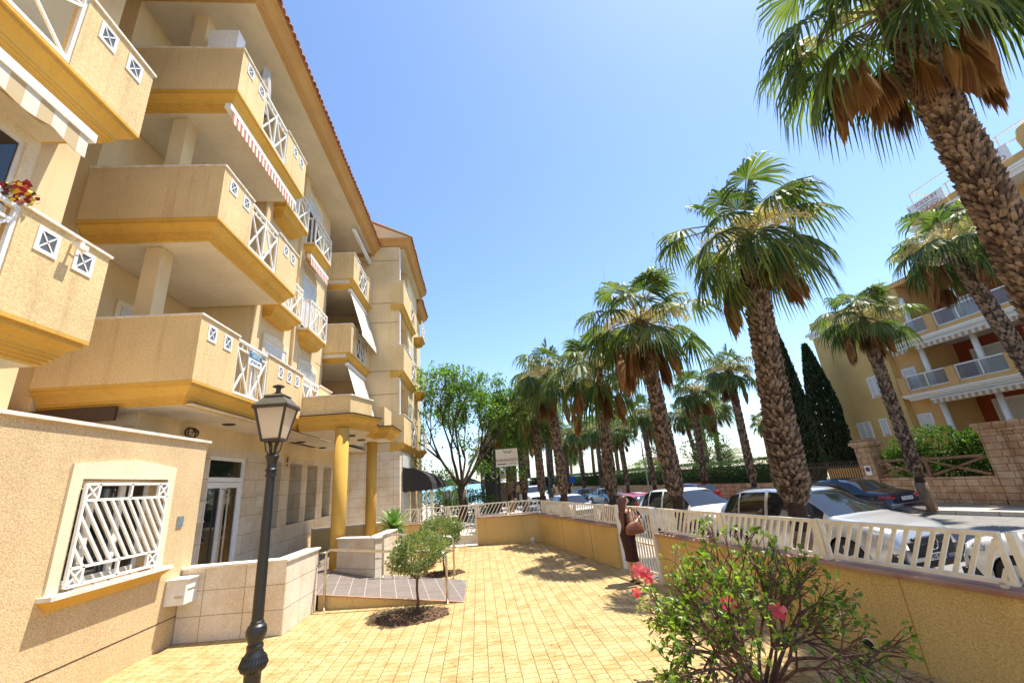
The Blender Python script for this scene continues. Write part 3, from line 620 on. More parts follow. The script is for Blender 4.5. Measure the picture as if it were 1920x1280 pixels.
sheet("sea", [(-9000, 90), (9000, 90), (9000, 16000), (-9000, 16000)], -3.0, M['sea'])
sheet("courtyard_paving", [(-9.5, -8), (fx(-8) + .1, -8), (fx(15.6) + .1, 15.6), (-.1, 16.35), (-9.5, 16.9)], 0, M['paver'], .16)
sheet("plaza_paving", [(-14, 16.9), (-.1, 16.36), (fx(15.6) + .11, 15.6), (sx(8.1, 15.6), 15.6), (sx(8.1, 62), 62), (-14, 62)], -.004, M['plaza'], 1.4)
sheet("pavement", [(fx(-30) + .11, -30), (sx(8.1, -30), -30), (sx(8.1, 15.6), 15.6), (fx(15.6) + .11, 15.6)], -.15, M['pavement'], .16)
slope("road", 8.11, 19.0, 0, M['asphalt'])
slope("far_pavement", 18.86, 21.2, .14, M['pavement'])
sheet("garden_ground", [(21.0, -30), (60, -30), (60, 61.9), (10.2, 61.9), (17, 23)], -.16, M['earth'], 1.1)
# ---------------------------------------------------------------- courtyard walls and fences
FA = math.atan2(-.982, .187)
ML = Matrix.Translation((2.04, 15.63, 0)) @ Matrix.Rotation(FA, 4, 'Z')
def slatpanel(a, b, z0, z1, lean, sp, parent, name="fence_panel", w_=.034, mid=None):
    m = MB(); y = .1; f = .042
    m.beam((a, y, z1), (b, y, z1), .05, .04); m.beam((a, y, z0), (b, y, z0), .04, .04)
    m.beam((a + f / 2, y, z0), (a + f / 2, y, z1), f, .035); m.beam((b - f / 2, y, z0), (b - f / 2, y, z1), f, .035)
    if mid: m.beam((a, y, mid), (b, y, mid), .03, .03)
    x = a + f - (lean if lean > 0 else 0)
    while x < b:
        p0, q0 = x, z0; p1, q1 = x + lean, z1
        if lean > 0:
            if p0 < a + f: q0 += (a + f - p0) / lean * (z1 - z0); p0 = a + f
            if p1 > b - f: q1 -= (p1 - b + f) / lean * (z1 - z0); p1 = b - f
        if q1 - q0 > .04: m.beam((p0, y, q0), (p1, y, q1), w_, .022, up=(0, 1, 0))
        x += sp
    return m.build(name, M['offwhite'], parent, bevel=0)
def wallthing(label, a, b, h, mtx, m=None, cop=None):
    t_ = thing("boundary_wall", label, "wall"); t_.matrix_world = mtx
    MB().box(a, 0, -.1, b, .2, h).build("wall", m or M['ochrewall'], t_)
    c = MB(); c.box(a - .01, -.05, h + .001, b + .01, .25, h + .035); c.build("coping", cop or M['redcoping'], t_)
    return t_
W1 = wallthing("low ochre boundary wall between the far corner and the side gate", .02, 5.42, .85, ML)
W2_ = wallthing("long low ochre boundary wall behind the hibiscus at the right edge", 7.11, 21, .84, ML)
for s_ in (.0, 1.68):
    j_ = MB()
for q in (2.1, 4.05): MB().box(q, -.003, .0, q + .012, .01, .85).build("wall_joint", M['rust'], W1)
for q in (8.9, 11.35, 13.4): MB().box(q, -.003, .0, q + .012, .01, .84).build("wall_joint", mat("ochre_joint_filler", (.42, .24, .05)), W2_)
c = MB(); c.tube([(10.83, -.012, .10), (10.83, .02, .10)], .058, 20); c.tube([(10.83, -.004, .10), (10.83, .02, .10)], .07, 20, mi=1); c.build("drain_pipe", [M['dark'], M['white']], W2_)
F1 = thing("fence", "cream slatted fence on the wall from the far corner to the side gate", "fence"); F1.matrix_world = ML
for a, b in ((.03, 1.68), (1.72, 2.92), (2.96, 4.28), (4.32, 5.40)):
    slatpanel(a, b, .935, 1.305, .19, .115, F1)
for a in (.0, 1.70, 2.94, 4.30): MB().box(a - .02, .08, .885, a + .02, .12, .93).build("foot", M['offwhite'], F1)
F2 = thing("fence", "cream slatted fence on the wall behind the hibiscus in front of the parked cars", "fence"); F2.matrix_world = ML
for a, b in ((7.16, 8.84), (8.91, 10.50), (10.57, 12.24), (12.40, 14.1), (14.2, 15.9), (16, 18), (18.1, 20)):
    slatpanel(a, b, .925, 1.305, .19, .115, F2)
    for x_ in (a + .1, b - .1): MB().box(x_ - .02, .08, .876, x_ + .02, .12, .92).build("foot", M['offwhite'], F2)
for a in (8.875, 10.535, 12.32, 14.15): MB().box(a - .028, .07, .876, a + .028, .13, 1.33).build("post", M['offwhite'], F2)
G1 = thing("side_gate", "cream barred gate beside the woman opening onto the street", "gate"); G1.matrix_world = ML
slatpanel(5.62, 7.0, .1, 1.31, .0001, .105, G1, "gate_leaf", mid=.62)
MB().box(5.43, .06, 0, 5.50, .14, 1.34).build("post", M['white'], G1); MB().box(7.02, -.05, 0, 7.10, .06, 1.33).build("post", M['offwhite'], G1)
# far cross wall
a0 = Vector((-.12, 16.29)); b0 = Vector((2.04, 15.63)); dd = b0 - a0; FB = math.atan2(dd.y, dd.x); MF = Matrix.Translation((-.12, 16.29, 0)) @ Matrix.Rotation(FB, 4, 'Z')
LF = dd.length
W3 = wallthing("low ochre cross wall at the far end of the courtyard right of the gate", 0, LF - .001, .87, MF)
F3 = thing("fence", "cream fence with steep diagonal slats on the far cross wall", "fence"); F3.matrix_world = MF
slatpanel(.03, LF / 2 - .02, .94, 1.34, .26, .135, F3, w_=.026); slatpanel(LF / 2 + .02, LF - .02, .94, 1.34, .26, .135, F3, w_=.026)
W4 = wallthing("low ochre cross wall at the far end left of the gate behind the shrubs", -3.6, -1.17, .80, MF)
F4 = thing("fence", "cream slatted fence on the far wall left of the gate", "fence"); F4.matrix_world = MF
slatpanel(-3.5, -2.3, .88, 1.34, .26, .135, F4, w_=.026); slatpanel(-2.25, -1.2, .88, 1.34, .26, .135, F4, w_=.026)
G2 = thing("end_gate", "cream gate with diagonal slats at the far end of the courtyard", "gate"); G2.matrix_world = MF
slatpanel(-1.08, -.06, .32, 1.33, .5, .15, G2, "gate_leaf", w_=.028)
MB().box(-1.16, .06, 0, -1.09, .14, 1.36).build("post", M['offwhite'], G2); MB().box(-.05, .06, 0, .02, .14, 1.36).build("post", M['offwhite'], G2)
MB().box(-1.08, .08, .05, -.06, .12, .3).build("kick_plate", M['offwhite'], G2)
c = MB(); c.lathe((1.72, 15.45, 0), [(.05, 0), (.05, .03), (.02, .035), (.02, .06), (.06, .08), (.075, .12), (.055, .165), (.02, .18)], 16)
tag(c.build("garden_light", M['white'], smooth=True), "small white globe ground light at the foot of the far cross wall", "garden light")
c = MB(); c.box(-3.25, 16.45, 0, -2.95, 16.75, 1.28); c.box(-3.28, 16.42, 1.281, -2.92, 16.78, 1.34, 1); c.box(-5.9, 16.5, 0, -3.26, 16.7, 1.0); c.box(-5.9, 16.46, 1.001, -3.26, 16.74, 1.04, 1)
tag(c.build("gate_pillar", [M['ochrewall'], M['cap']]), "low ochre garden wall with square white-capped pillar behind the second column", "wall")
# ---------------------------------------------------------------- entrance walls, ramp, handrails
def pathwall(name, label, pts, h, th, cat="wall"):
    t_ = thing(name, label, cat)
    mb = MB(); cp = MB()
    for i in range(len(pts) - 1):
        a = Vector(pts[i]); b = Vector(pts[i + 1]); d = (b - a).normalized(); nrm = Vector((-d.y, d.x)) * th
        e0 = 0 if i == 0 else th
        a2 = a + d * (e0 if i else 0)
        q = [tuple(a2), tuple(b), tuple(b + nrm), tuple(a2 + nrm)]
        mb.prism(q, 0, h); o_ = .03
        q2 = [a - d * (o_ if not i else -th - o_ - .001) - nrm / th * o_, b + d * o_ - nrm / th * o_, b + d * o_ + nrm / th * (th + o_), a - d * (o_ if not i else -th - o_ - .001) + nrm / th * (th + o_)]
        cp.prism([tuple(x) for x in q2], h + .001, h + .035)
    mb.build("wall", M['clad2'], t_); cp.build("coping", M['cap'], t_); return t_
pathwall("entrance_wall", "stone-clad low wall behind the lamp post in front of the entrance door", [(-5.14, 8.50), (-3.33, 8.27), (-3.27, 9.62)], 1.09, .24)
pathwall("entrance_wall", "stone-clad low wall at the foot of the round ochre columns beyond the ramp", [(-3.62, 11.95), (-2.52, 11.2), (-2.35, 13.0)], 1.02, .22)
rp = thing("access_ramp", "brown tiled access ramp with yellow side wall in front of the entrance", "ramp")
zr = lambda x: max(0.006, .093 * (-.39 - x) + .006)
A_, B_, C_, D_ = (-3.25, 9.67), (-.39, 9.04), (-.39, 10.9), (-3.62, 11.9)
c = MB(); c.add([(x, y, zr(x)) for x, y in (A_, B_, C_, D_)], [(0, 1, 2, 3)]); c.add([(-6.05, 8.8, .272), (-3.25, 9.67, .272), (-3.62, 11.9, .306), (-3.7, 16, .30), (-6.05, 16, .30)], [(0, 1, 2, 3, 4)])
c.build("ramp_surface", M['ramp'], rp)
c = MB(); c.add([(A_[0], A_[1] - .002, 0), (B_[0], B_[1] - .002, 0), (B_[0], B_[1] - .002, zr(B_[0]) - .002), (A_[0], A_[1] - .002, zr(A_[0]) - .002)], [(0, 1, 2, 3)]); c.build("side_wall", M['ochrewall'], rp)
c = MB(); c.beam((A_[0], A_[1] - .01, zr(A_[0]) - .008), (B_[0], B_[1] - .01, zr(B_[0]) - .003), .05, .018); c.build("edge_trim", M['redcoping'], rp)
c = MB(); c.box(-6.05, 8.76, 0, -3.55, 16.2, .26); c.build("landing", M['clad2'], rp)
def arcpath(p, q, r=.1):   # inverted U: p and q are post feet with top heights
    (x0, y0, zb0, zt0), (x1, y1, zb1, zt1) = p, q
    u = Vector((x1 - x0, y1 - y0, zt1 - zt0)).normalized(); P = [Vector((x0, y0, zb0)), Vector((x0, y0, zt0 - r))]
    for k in range(1, 5):
        a = math.pi / 2 * k / 4; P.append(Vector((x0, y0, zt0 - r)) + u * r * (1 - math.cos(a)) + Vector((0, 0, r * math.sin(a))))
    e = Vector((x1, y1, zt1 - r))
    for k in range(0, 4):
        a = math.pi / 2 * (1 - k / 4); P.append(e - u * r * (1 - math.cos(a)) + Vector((0, 0, r * math.sin(a))))
    P += [e, Vector((x1, y1, zb1))]; return P
def handrail(label, p, q, extra):
    t_ = thing("handrail", label, "handrail", group="handrails of the ramp")
    c = MB(); c.tube(arcpath(p, q), .024, 10); c.build("rail", M['steel'], t_, smooth=True)
    c = MB()
    for a, b in extra: c.tube([a, b], .017, 8)
    c.build("bracket", M['steel'], t_, smooth=True)
    for x, y, z, _ in (p, q): MB().lathe((x, y, z), [(.05, 0), (.05, .012), (.03, .02)], 14).build("foot", M['steel'], t_)
handrail("near steel handrail of the ramp with a post beside the stone wall", (-3.10, 9.56, 0, 1.07), (-.70, 9.06, 0, .86), [((-3.10, 9.56, .8), (-3.3, 9.58, .8)), ((-3.1, 9.56, 1.02), (-3.26, 9.59, 1.02))])
handrail("far steel handrail of the ramp behind the small round tree", (-2.32, 11.12, .18, 1.12), (-.68, 11.2, 0, .9), [((-.68, 11.2, .6), (-1.3, 11.2, .62)), ((-2.32, 11.12, .6), (-2.5, 11.2, .6))])
# ---------------------------------------------------------------- lamp post
LP = thing("street_lamp", "tall black iron street lamp with square frosted lantern beside the low annex", "street lamp", (-2.45, 5.44, 0)); LP.scale = (.81, .81, 1)
c = MB(); c.lathe((0, 0, 0), [(.19, 0), (.19, .05), (.15, .08), (.13, .14), (.11, .2), (.115, .26), (.10, .28), (.10, .40), (.108, .42), (.145, .45), (.16, .48), (.157, .515), (.13, .56), (.105, .60), (.095, .62), (.10, .64), (.10, .66), (.085, .68), (.11, .73), (.125, .77), (.125, .80), (.11, .84), (.085, .86), (.085, .875), (.072, .89), (.070, 1.3), (.066, 1.8), (.058, 2.3), (.058, 2.36), (.078, 2.37), (.078, 2.39), (.066, 2.395), (.066, 2.425), (.08, 2.43), (.08, 2.45), (.068, 2.46), (.066, 2.52), (.082, 2.57), (.094, 2.60), (.078, 2.625), (.05, 2.64)], 28)
c.build("post", M['iron'], LP, smooth=False)
c = MB()
for k in range(26):
    a = 2 * math.pi * k / 26; c.tube([(.135 * math.cos(a), .135 * math.sin(a), .44), (.166 * math.cos(a), .166 * math.sin(a), .49), (.13 * math.cos(a), .13 * math.sin(a), .565)], .009, 5)
c.build("fluted_ring", M['iron'], LP)
c = MB()
for k in range(4):
    a = math.pi / 4 + math.pi / 2 * k; ca, sa = math.cos(a), math.sin(a)
    c.tube([(.055 * ca, .055 * sa, 2.62), (.10 * ca, .10 * sa, 2.67), (.115 * ca, .115 * sa, 2.73), (.13 * ca, .13 * sa, 2.79)], .009, 6)
    a += math.pi / 4; ca, sa = math.cos(a), math.sin(a); c.tube([(.04 * ca, .04 * sa, 2.62), (.045 * ca, .045 * sa, 2.7), (.08 * ca, .08 * sa, 2.79)], .011, 6)
c.build("bracket", M['iron'], LP)
hb, ht, zb_, zt_ = .125, .215, 2.79, 3.17
c = MB()
for sx_, sy_ in ((-1, -1), (1, -1), (1, 1), (-1, 1)): c.beam((sx_ * hb, sy_ * hb, zb_), (sx_ * ht, sy_ * ht, zt_), .028)
cb = [(-1, -1), (1, -1), (1, 1), (-1, 1)]
for i in range(4):
    a, b = cb[i], cb[(i + 1) % 4]
    c.beam((a[0] * hb, a[1] * hb, zb_), (b[0] * hb, b[1] * hb, zb_), .03, .03); c.beam((a[0] * (ht + .02), a[1] * (ht + .02), zt_ + .01), (b[0] * (ht + .02), b[1] * (ht + .02), zt_ + .01), .045, .03)
    c.lathe((a[0] * (ht + .02), a[1] * (ht + .02), zt_ + .02), [(.008, 0), (.012, .02), (.003, .04)], 6)
lan = c.build("lantern_frame", M['rust'], LP)
c = MB(); r1, r2, r3 = ht + .03, .135, .12
vs = [(x * r, y * r, z) for r, z in ((r1, zt_ + .025), (r1, zt_ + .035), (r2, zt_ + .145), (r2 + .02, zt_ + .15), (r2, zt_ + .17), (.05, zt_ + .19)) for x, y in cb]
c.add(vs, [(3, 2, 1, 0)] + [(4 * k + i, 4 * k + (i + 1) % 4, 4 * k + 4 + (i + 1) % 4, 4 * k + 4 + i) for k in range(5) for i in range(4)] + [(20, 21, 22, 23)])
c.build("lantern_roof", mat("weathered_dark_tin", (.07, .06, .04), (.11, .095, .065), 30, .6), lan)
c = MB(); c.lathe((0, 0, zt_ + .185), [(.055, 0), (.06, .015), (.035, .03), (.035, .07), (.045, .085), (.085, .095), (.085, .105), (.05, .12), (.015, .13)], 20); c.build("finial", M['rust'], lan)
m, t, b = nodes("frosted_lantern_glass"); b.inputs['Base Color'].default_value = (.80, .74, .64, 1); b.inputs['Roughness'].default_value = .25
tr = t.nodes.new("ShaderNodeBsdfTranslucent"); tr.inputs[0].default_value = (.95, .86, .72, 1); mx = t.nodes.new("ShaderNodeMixShader"); mx.inputs[0].default_value = .6
t.links.new(b.outputs[0], mx.inputs[1]); t.links.new(tr.outputs[0], mx.inputs[2]); t.links.new(mx.outputs[0], t.nodes["Material Output"].inputs[0]); M['frost'] = m
for i in range(4):
    a, b_ = cb[i], cb[(i + 1) % 4]; k = .985
    c = MB(); c.add([(a[0] * hb * k, a[1] * hb * k, zb_), (b_[0] * hb * k, b_[1] * hb * k, zb_), (b_[0] * ht * k, b_[1] * ht * k, zt_), (a[0] * ht * k, a[1] * ht * k, zt_)], [(0, 1, 2, 3)]); c.build("lantern_glass", M['frost'], LP)
# ---------------------------------------------------------------- foliage helpers
def leaf(mb, p, d, n, L, W, mi=0, fold=.25):
    d = d.normalized(); s = d.cross(n); 
    if s.length < 1e-4: s = d.orthogonal()
    s.normalize(); n = s.cross(d).normalized()
    m_ = p + d * L * .5 - n * L * .04; e = p + d * L - n * L * .18
    mb.add([p, m_ + s * W * .5 + n * W * fold, m_, m_ - s * W * .5 + n * W * fold, e], [(0, 2, 1), (0, 3, 2), (1, 2, 4), (2, 3, 4)], mi)
def rv(): 
    while True:
        v = Vector((R.uniform(-1, 1), R.uniform(-1, 1), R.uniform(-1, 1)))
        if .05 < v.length < 1: return v
def cloud(mb, c, rx, ry, rz, n, L, W, shell=.5, up=.3, mi=0, lump=0):
    c = Vector(c); lumps = [(rv().normalized(), R.uniform(.75, 1.18)) for _ in range(14)] if lump else None
    for _ in range(n):
        v = rv().normalized(); q = 1
        if lumps:
            k = max(lumps, key=lambda l: l[0].dot(v)); q = k[1] - lump * (1 - k[0].dot(v)) * 2
        r = (shell + (1 - shell) * R.random() ** .5) * q
        p = c + Vector((v.x * rx * r, v.y * ry * r, v.z * rz * r))
        d = (v + rv() * .9 + Vector((0, 0, up))).normalized(); leaf(mb, p, d, rv().normalized() + Vector((0, 0, 1)), L * R.uniform(.7, 1.2), W * R.uniform(.7, 1.2), mi)
def limbs(mb, p, d, L, r, depth, spread, tips, n=(2, 3), grav=.0, seg=3, shrink=.72, rs=.62):
    path = [p]; rr = [r]; q = p.copy(); dd_ = d.normalized()
    for k in range(seg):
        dd_ = (dd_ + rv() * .16 + Vector((0, 0, grav))).normalized(); q = q + dd_ * L / seg; path.append(q); rr.append(r * (1 - .35 * (k + 1) / seg))
    mb.tube(path, rr, 6 if r > .012 else 4, caps=False)
    if depth == 0: tips.append((q, dd_)); return
    if depth <= 2: tips.append((path[-2], dd_))
    for _ in range(R.randint(*n)):
        nd = (dd_ + rv().normalized() * spread).normalized(); limbs(mb, q, nd, L * shrink * R.uniform(.75, 1.2), r * rs, depth - 1, spread, tips, n, grav, seg, shrink, rs)
def small_tree(label, x, y, h, cz, rx, rz, seed, n=2600):
    R.seed(seed); t_ = thing("small_tree", label, "small tree", (x, y, 0), group="small trees beside the ramp")
    c = MB(); c.tube([(0, 0, 0), (.012, 0, h * .35), (-.008, .01, h * .7), (.0, 0, h)], [.032, .024, .021, .024], 8); tips = []
    for k in range(8):
        a = 2 * math.pi * k / 8 + R.random(); limbs(c, Vector((0, 0, h)), Vector((math.cos(a), math.sin(a), .85)), .24, .011, 2, .55, tips)
    c.build("trunk", M['hibwood'], t_)
    c = MB(); cloud(c, (0, 0, cz), rx, rx, rz, int(n * 1.35), .068, .032, .45, .4, lump=.3)
    for p, d in tips: 
        for _ in range(4): leaf(c, p + rv() * .05, d + rv(), rv(), .05, .025)
    c.build("crown", M['shrub'], t_)
small_tree("nearest small round-headed tree in a mulch circle in front of the ramp", -1.2, 8.69, .52, .97, .60, .36, 3, 3000)
small_tree("small round-headed tree behind the ramp handrails, nearer the end gate", -.98, 11.85, .40, .95, .62, .38, 5, 3000)
def disc(name, x, y, r, seed, label):
    R.seed(seed); c = MB(); n = 40; pts = [(x + (r + R.uniform(-.05, .05)) * math.cos(2 * math.pi * k / n), y + .8 * (r + R.uniform(-.05, .05)) * math.sin(2 * math.pi * k / n)) for k in range(n)]
    c.prism(pts, .001, .012)
    for _ in range(500):
        a = R.random() * 6.283; q = r * R.random() ** .5 * 1.03; leaf(c, Vector((x + q * math.cos(a), y + .8 * q * math.sin(a), .012)), Vector((R.uniform(-1, 1), R.uniform(-1, 1), R.uniform(0, .35))), Vector((0, 0, 1)), .06, .03)
    o = c.build(name, M['soil']); tag(o, label, kind="stuff"); return o
disc("mulch", -1.25, 8.5, .62, 4, "dark bark mulch round the foot of the nearest small tree"); disc("mulch", -.98, 11.9, .5, 6, "dark bark mulch round the foot of the farther small tree")
# agave in a planter
R.seed(11); AG = thing("agave", "pale green spiky agave rosette behind the small trees by the columns", "agave plant", (-2.55, 13.6, 0))
c = MB(); c.tube([(0, 0, 0), (.03, 0, .5), (0, 0, .95)], [.07, .06, .08], 8); c.build("stem", M['wood'], AG)
c = MB()
for k in range(46):
    f = k / 46; az = k * 2.39996; el = rad(82 - 100 * f ** .8); L = .42 + .28 * math.sin(math.pi * min(1, f + .25)); d = Vector((math.cos(az) * math.cos(el), math.sin(az) * math.cos(el), math.sin(el))); s = d.cross(Vector((0, 0, 1))).normalized(); nrm = s.cross(d)
    o_ = Vector((0, 0, 1.0)); pts = []
    for t_, w_ in ((0, .05), (.35, .10), (.65, .125), (.85, .075), (1, .004)):
        p = o_ + d * L * t_ - Vector((0, 0, 1)) * .12 * t_ * t_ * (f) + nrm * .03 * math.sin(t_ * 3); pts += [p - s * w_ / 2 + nrm * w_ * .25, p, p + s * w_ / 2 + nrm * w_ * .25]
    c.add(pts, [(3 * i + j, 3 * i + j + 1, 3 * i + 4 + j, 3 * i + 3 + j) for i in range(4) for j in range(2)])
o = c.build("leaves", M['agave'], AG, smooth=True)
c = MB(); c.prism([(-.36, -.36), (.36, -.36), (.36, .36), (-.36, .36)], 0, .5); tag(c.build("planter_box", M['clad2'], bevel=.01, loc=(-2.55 + 0, 14.3, 0)), "stone-clad planter box standing behind the agave", "planter")
c = MB(); c.lathe((-1.5, 12.9, 0), [(.18, 0), (.25, .3), (.28, .34), (.28, .4), (.24, .4), (.22, .34)], 20); tag(c.build("terracotta_pot", mat("terracotta", (.50, .20, .07), (.58, .27, .11), 6, .8), smooth=False), "orange terracotta pot behind the two small trees", "plant pot")
# hibiscus
R.seed(21); HB = thing("hibiscus_bush", "sprawling leafy hibiscus bush with pink-red flowers at the lower right", "bush", (2.50, 4.5, 0))
c = MB(); tips = []
for k in range(14):
    a = 2 * math.pi * k / 14 + R.uniform(-.3, .3); el = R.uniform(.45, 1.5)
    d = Vector((math.cos(a) * (.9 if math.cos(a) > 0 else 1.15), math.sin(a) * .8, el)); limbs(c, Vector((math.cos(a) * .03, math.sin(a) * .03, .02)), d, R.uniform(.38, .52), R.uniform(.020, .031), 4, .66, tips, n=(2, 4), grav=-.015, seg=4, shrink=.74, rs=.66)
c.tube([(0, 0, -.05), (.01, 0, .06), (0, 0, .14)], [.07, .06, .035], 8)
c.build("branches", M['hibwood'], HB, smooth=True).scale = (.88, .92, 1.04)
c = MB(); k_ = 0
for p, d in tips:
    if p.z < .1: continue
    dens = .95 if p.x < .1 else .62
    for _ in range(R.choice((0, 2, 3, 5))):
        if R.random() < dens: leaf(c, p + rv() * .035, d + rv() * 1.1, Vector((0, 0, 1)) + rv() * .6, R.uniform(.05, .088), R.uniform(.036, .056), fold=.2)
c.build("leaves", M['hib'], HB).scale = (.88, .92, 1.04)
R.seed(77); c = MB()
for _ in range(260):
    y = R.uniform(3.5, 15); x = R.uniform(-4, fx(y) - .1) if R.random() < .4 else fx(y) - abs(R.gauss(0, .5)) - .05
    if x < -3 and y > 7.5: continue
    if x < 0 and 8.5 < y < 12.6: continue
    leaf(c, Vector((x, y, .006)), Vector((R.uniform(-1, 1), R.uniform(-1, 1), R.uniform(.05, .3))), Vector((0, 0, 1)), R.uniform(.02, .05), R.uniform(.012, .025))
tag(c.build("fallen_leaves", M['soil']), "small dry leaves scattered over the courtyard paving", kind="stuff")
def hflower(p, d, r):
    c = MB(); d = Vector(d).normalized(); u_ = d.orthogonal().normalized(); v_ = d.cross(u_)
    for k in range(5):
        a = 2 * math.pi * k / 5; e = u_ * math.cos(a) + v_ * math.sin(a); s = d.cross(e); b = Vector(p)
        q = [b, b + e * r * .45 + d * r * .35 + s * r * .3, b + e * r * .95 + d * r * .42 + s * r * .42, b + e * r * 1.15 + d * r * .2, b + e * r * .95 + d * r * .45 - s * r * .42, b + e * r * .45 + d * r * .35 - s * r * .3, b + e * r * .6 + d * r * .25]
        c.add(q, [(0, 1, 6), (1, 2, 6), (2, 3, 6), (3, 4, 6), (4, 5, 6), (5, 0, 6)])
    c.tube([Vector(p), Vector(p) + d * r * 1.1], r * .05, 5); o = c.build("flower", M['petal'], HB, smooth=True); o.location = -Vector((2.50, 4.5, 0)); return o
for p, d, r in (((1.60, 4.75, 1.10), (-.3, -1, .2), .07), ((1.67, 4.75, 1.04), (.4, -1, .1), .07), ((1.55, 4.78, .90), (-.6, -.8, 0), .045), ((2.10, 4.02, .93), (-.5, -.9, .1), .06), ((2.46, 3.92, .86), (-.4, -1, .3), .065), ((2.44, 4.35, .10), (-.2, -1, .5), .05)): hflower(p, d, r)
# ---------------------------------------------------------------- palms
def fan(mb, hub, d, up, rad_, nseg, droop, spread=2.1, fold=.06, mi=0, wfac=1.0):
    """one fan leaf: hub point, axis direction d in the blade plane, up = blade normal"""
    d = d.normalized(); s = d.cross(up).normalized(); nrm = s.cross(d).normalized()
    for k in range(nseg):
        th = spread * (2 * (k + .5) / nseg - 1); L = rad_ * (1 - .18 * abs(th) / spread) * R.uniform(.92, 1.06)
        e = d * math.cos(th) + s * math.sin(th); w_ = e.cross(nrm).normalized(); hw = L * .5 * (spread / nseg) * 1.08 * wfac
        g = Vector((0, 0, -1)); q = Vector(hub)
        up_ = nrm * fold * (1 if k % 2 else -1) * L * .5
        dr = droop * R.uniform(.75, 1.3)
        p1 = q + e * L * .5 + g * dr * L * .10 - nrm * abs(math.sin(th)) * L * .08
        p2 = q + e * L * .78 + g * dr * L * .34 - nrm * abs(math.sin(th)) * L * .16
        p3 = q + e * L * (1 - .12 * dr) + g * dr * L * .85 - nrm * abs(math.sin(th)) * L * .2
        mb.add([q, p1 - w_ * hw + up_, p1 + w_ * hw - up_ * .3, p2 - w_ * hw * .72 + up_ * .6, p2 + w_ * hw * .72 - up_ * .2, p3], [(0, 1, 2), (1, 3, 4, 2), (3, 5, 4)], mi)
def crown(seed, n=36, nseg=26, pet=1.0, blade=.95, dead=9, flow=7):
    R.seed(seed); g = MB(); st = MB(); dd_ = MB(); fl = MB()
    for k in range(n):
        az = k * 2.39996 + R.uniform(-.25, .25); f = k / n
        el = rad(78 - 116 * f ** .8 + R.uniform(-16, 16)); d = Vector((math.cos(az) * math.cos(el), math.sin(az) * math.cos(el), math.sin(el)))
        L = pet * R.uniform(.65, 1.2) * (.75 + .35 * math.sin(math.pi * min(1, f + .15)))
        a = Vector((0, 0, R.uniform(-.15, .1))) + d * .12; m_ = a + d * L * .55; b = a + d * L + Vector((0, 0, -.16 * L))
        st.tube([a, m_, b], [.026, .018, .012], 5, caps=False)
        dr = (b - m_).normalized(); side = dr.cross(Vector((0, 0, 1))); side = side.normalized() if side.length > .05 else Vector((1, 0, 0)); upn = (side.cross(dr) + rv() * .25).normalized()
        fan(g, b, (dr + Vector((0, 0, -.15))).normalized(), upn, blade * R.uniform(.85, 1.1), nseg, .3 + .75 * f + R.uniform(0, .35), spread=1.9 if f < .7 else 1.5)
        for _ in range(3):
            q = b + rv() * .3 * blade + dr * blade * .6; c_ = q + Vector((0, 0, -R.uniform(.1, .3))); st.tube([q, c_], [.003, .002], 3, caps=False)
    for k in range(dead):
        az = R.uniform(0, 6.283); el = rad(R.uniform(-72, -38)); d = Vector((math.cos(az) * math.cos(el), math.sin(az) * math.cos(el), math.sin(el))); L = R.uniform(.6, 1.35)
        a = Vector((0, 0, R.uniform(-.35, -.05))) + Vector((math.cos(az), math.sin(az), 0)) * .12; b = a + d * L
        dd_.tube([a, b], [.014, .009], 4, caps=False)
        dn = (Vector((math.cos(az) * .18, math.sin(az) * .18, -1))).normalized(); fan(dd_, b, dn, Vector((math.cos(az), math.sin(az), .1)), blade * R.uniform(.75, 1.1), 30, R.uniform(.1, .5), spread=R.uniform(.2, .6), wfac=.62, fold=.25)
    for k in range(flow):
        az = R.uniform(0, 6.283); d = Vector((math.cos(az), math.sin(az), R.uniform(.5, 1.3))).normalized(); P = [Vector((0, 0, 0))]
        for j in range(6): d = (d + Vector((math.cos(az) * .05, math.sin(az) * .05, -.28))).normalized(); P.append(P[-1] + d * .24)
        fl.tube(P, [.012] * 7, 4, caps=False)
        for j in range(1, 7):
            for _ in range(26):
                q = P[j] + rv() * .14; e = (rv() + Vector((0, 0, -.5))).normalized() * R.uniform(.06, .2); leaf(fl, q, e, rv(), e.length, .035)
    g.add(st.v, st.f, 1)
    out = [mb.build(nm, m) for mb, nm, m in ((g, "crown", [M['frond'], M['frondl']]), (dd_, "dead_fronds", M['deadfrond']), (fl, "flower_stalks", M['flower']))]
    return out
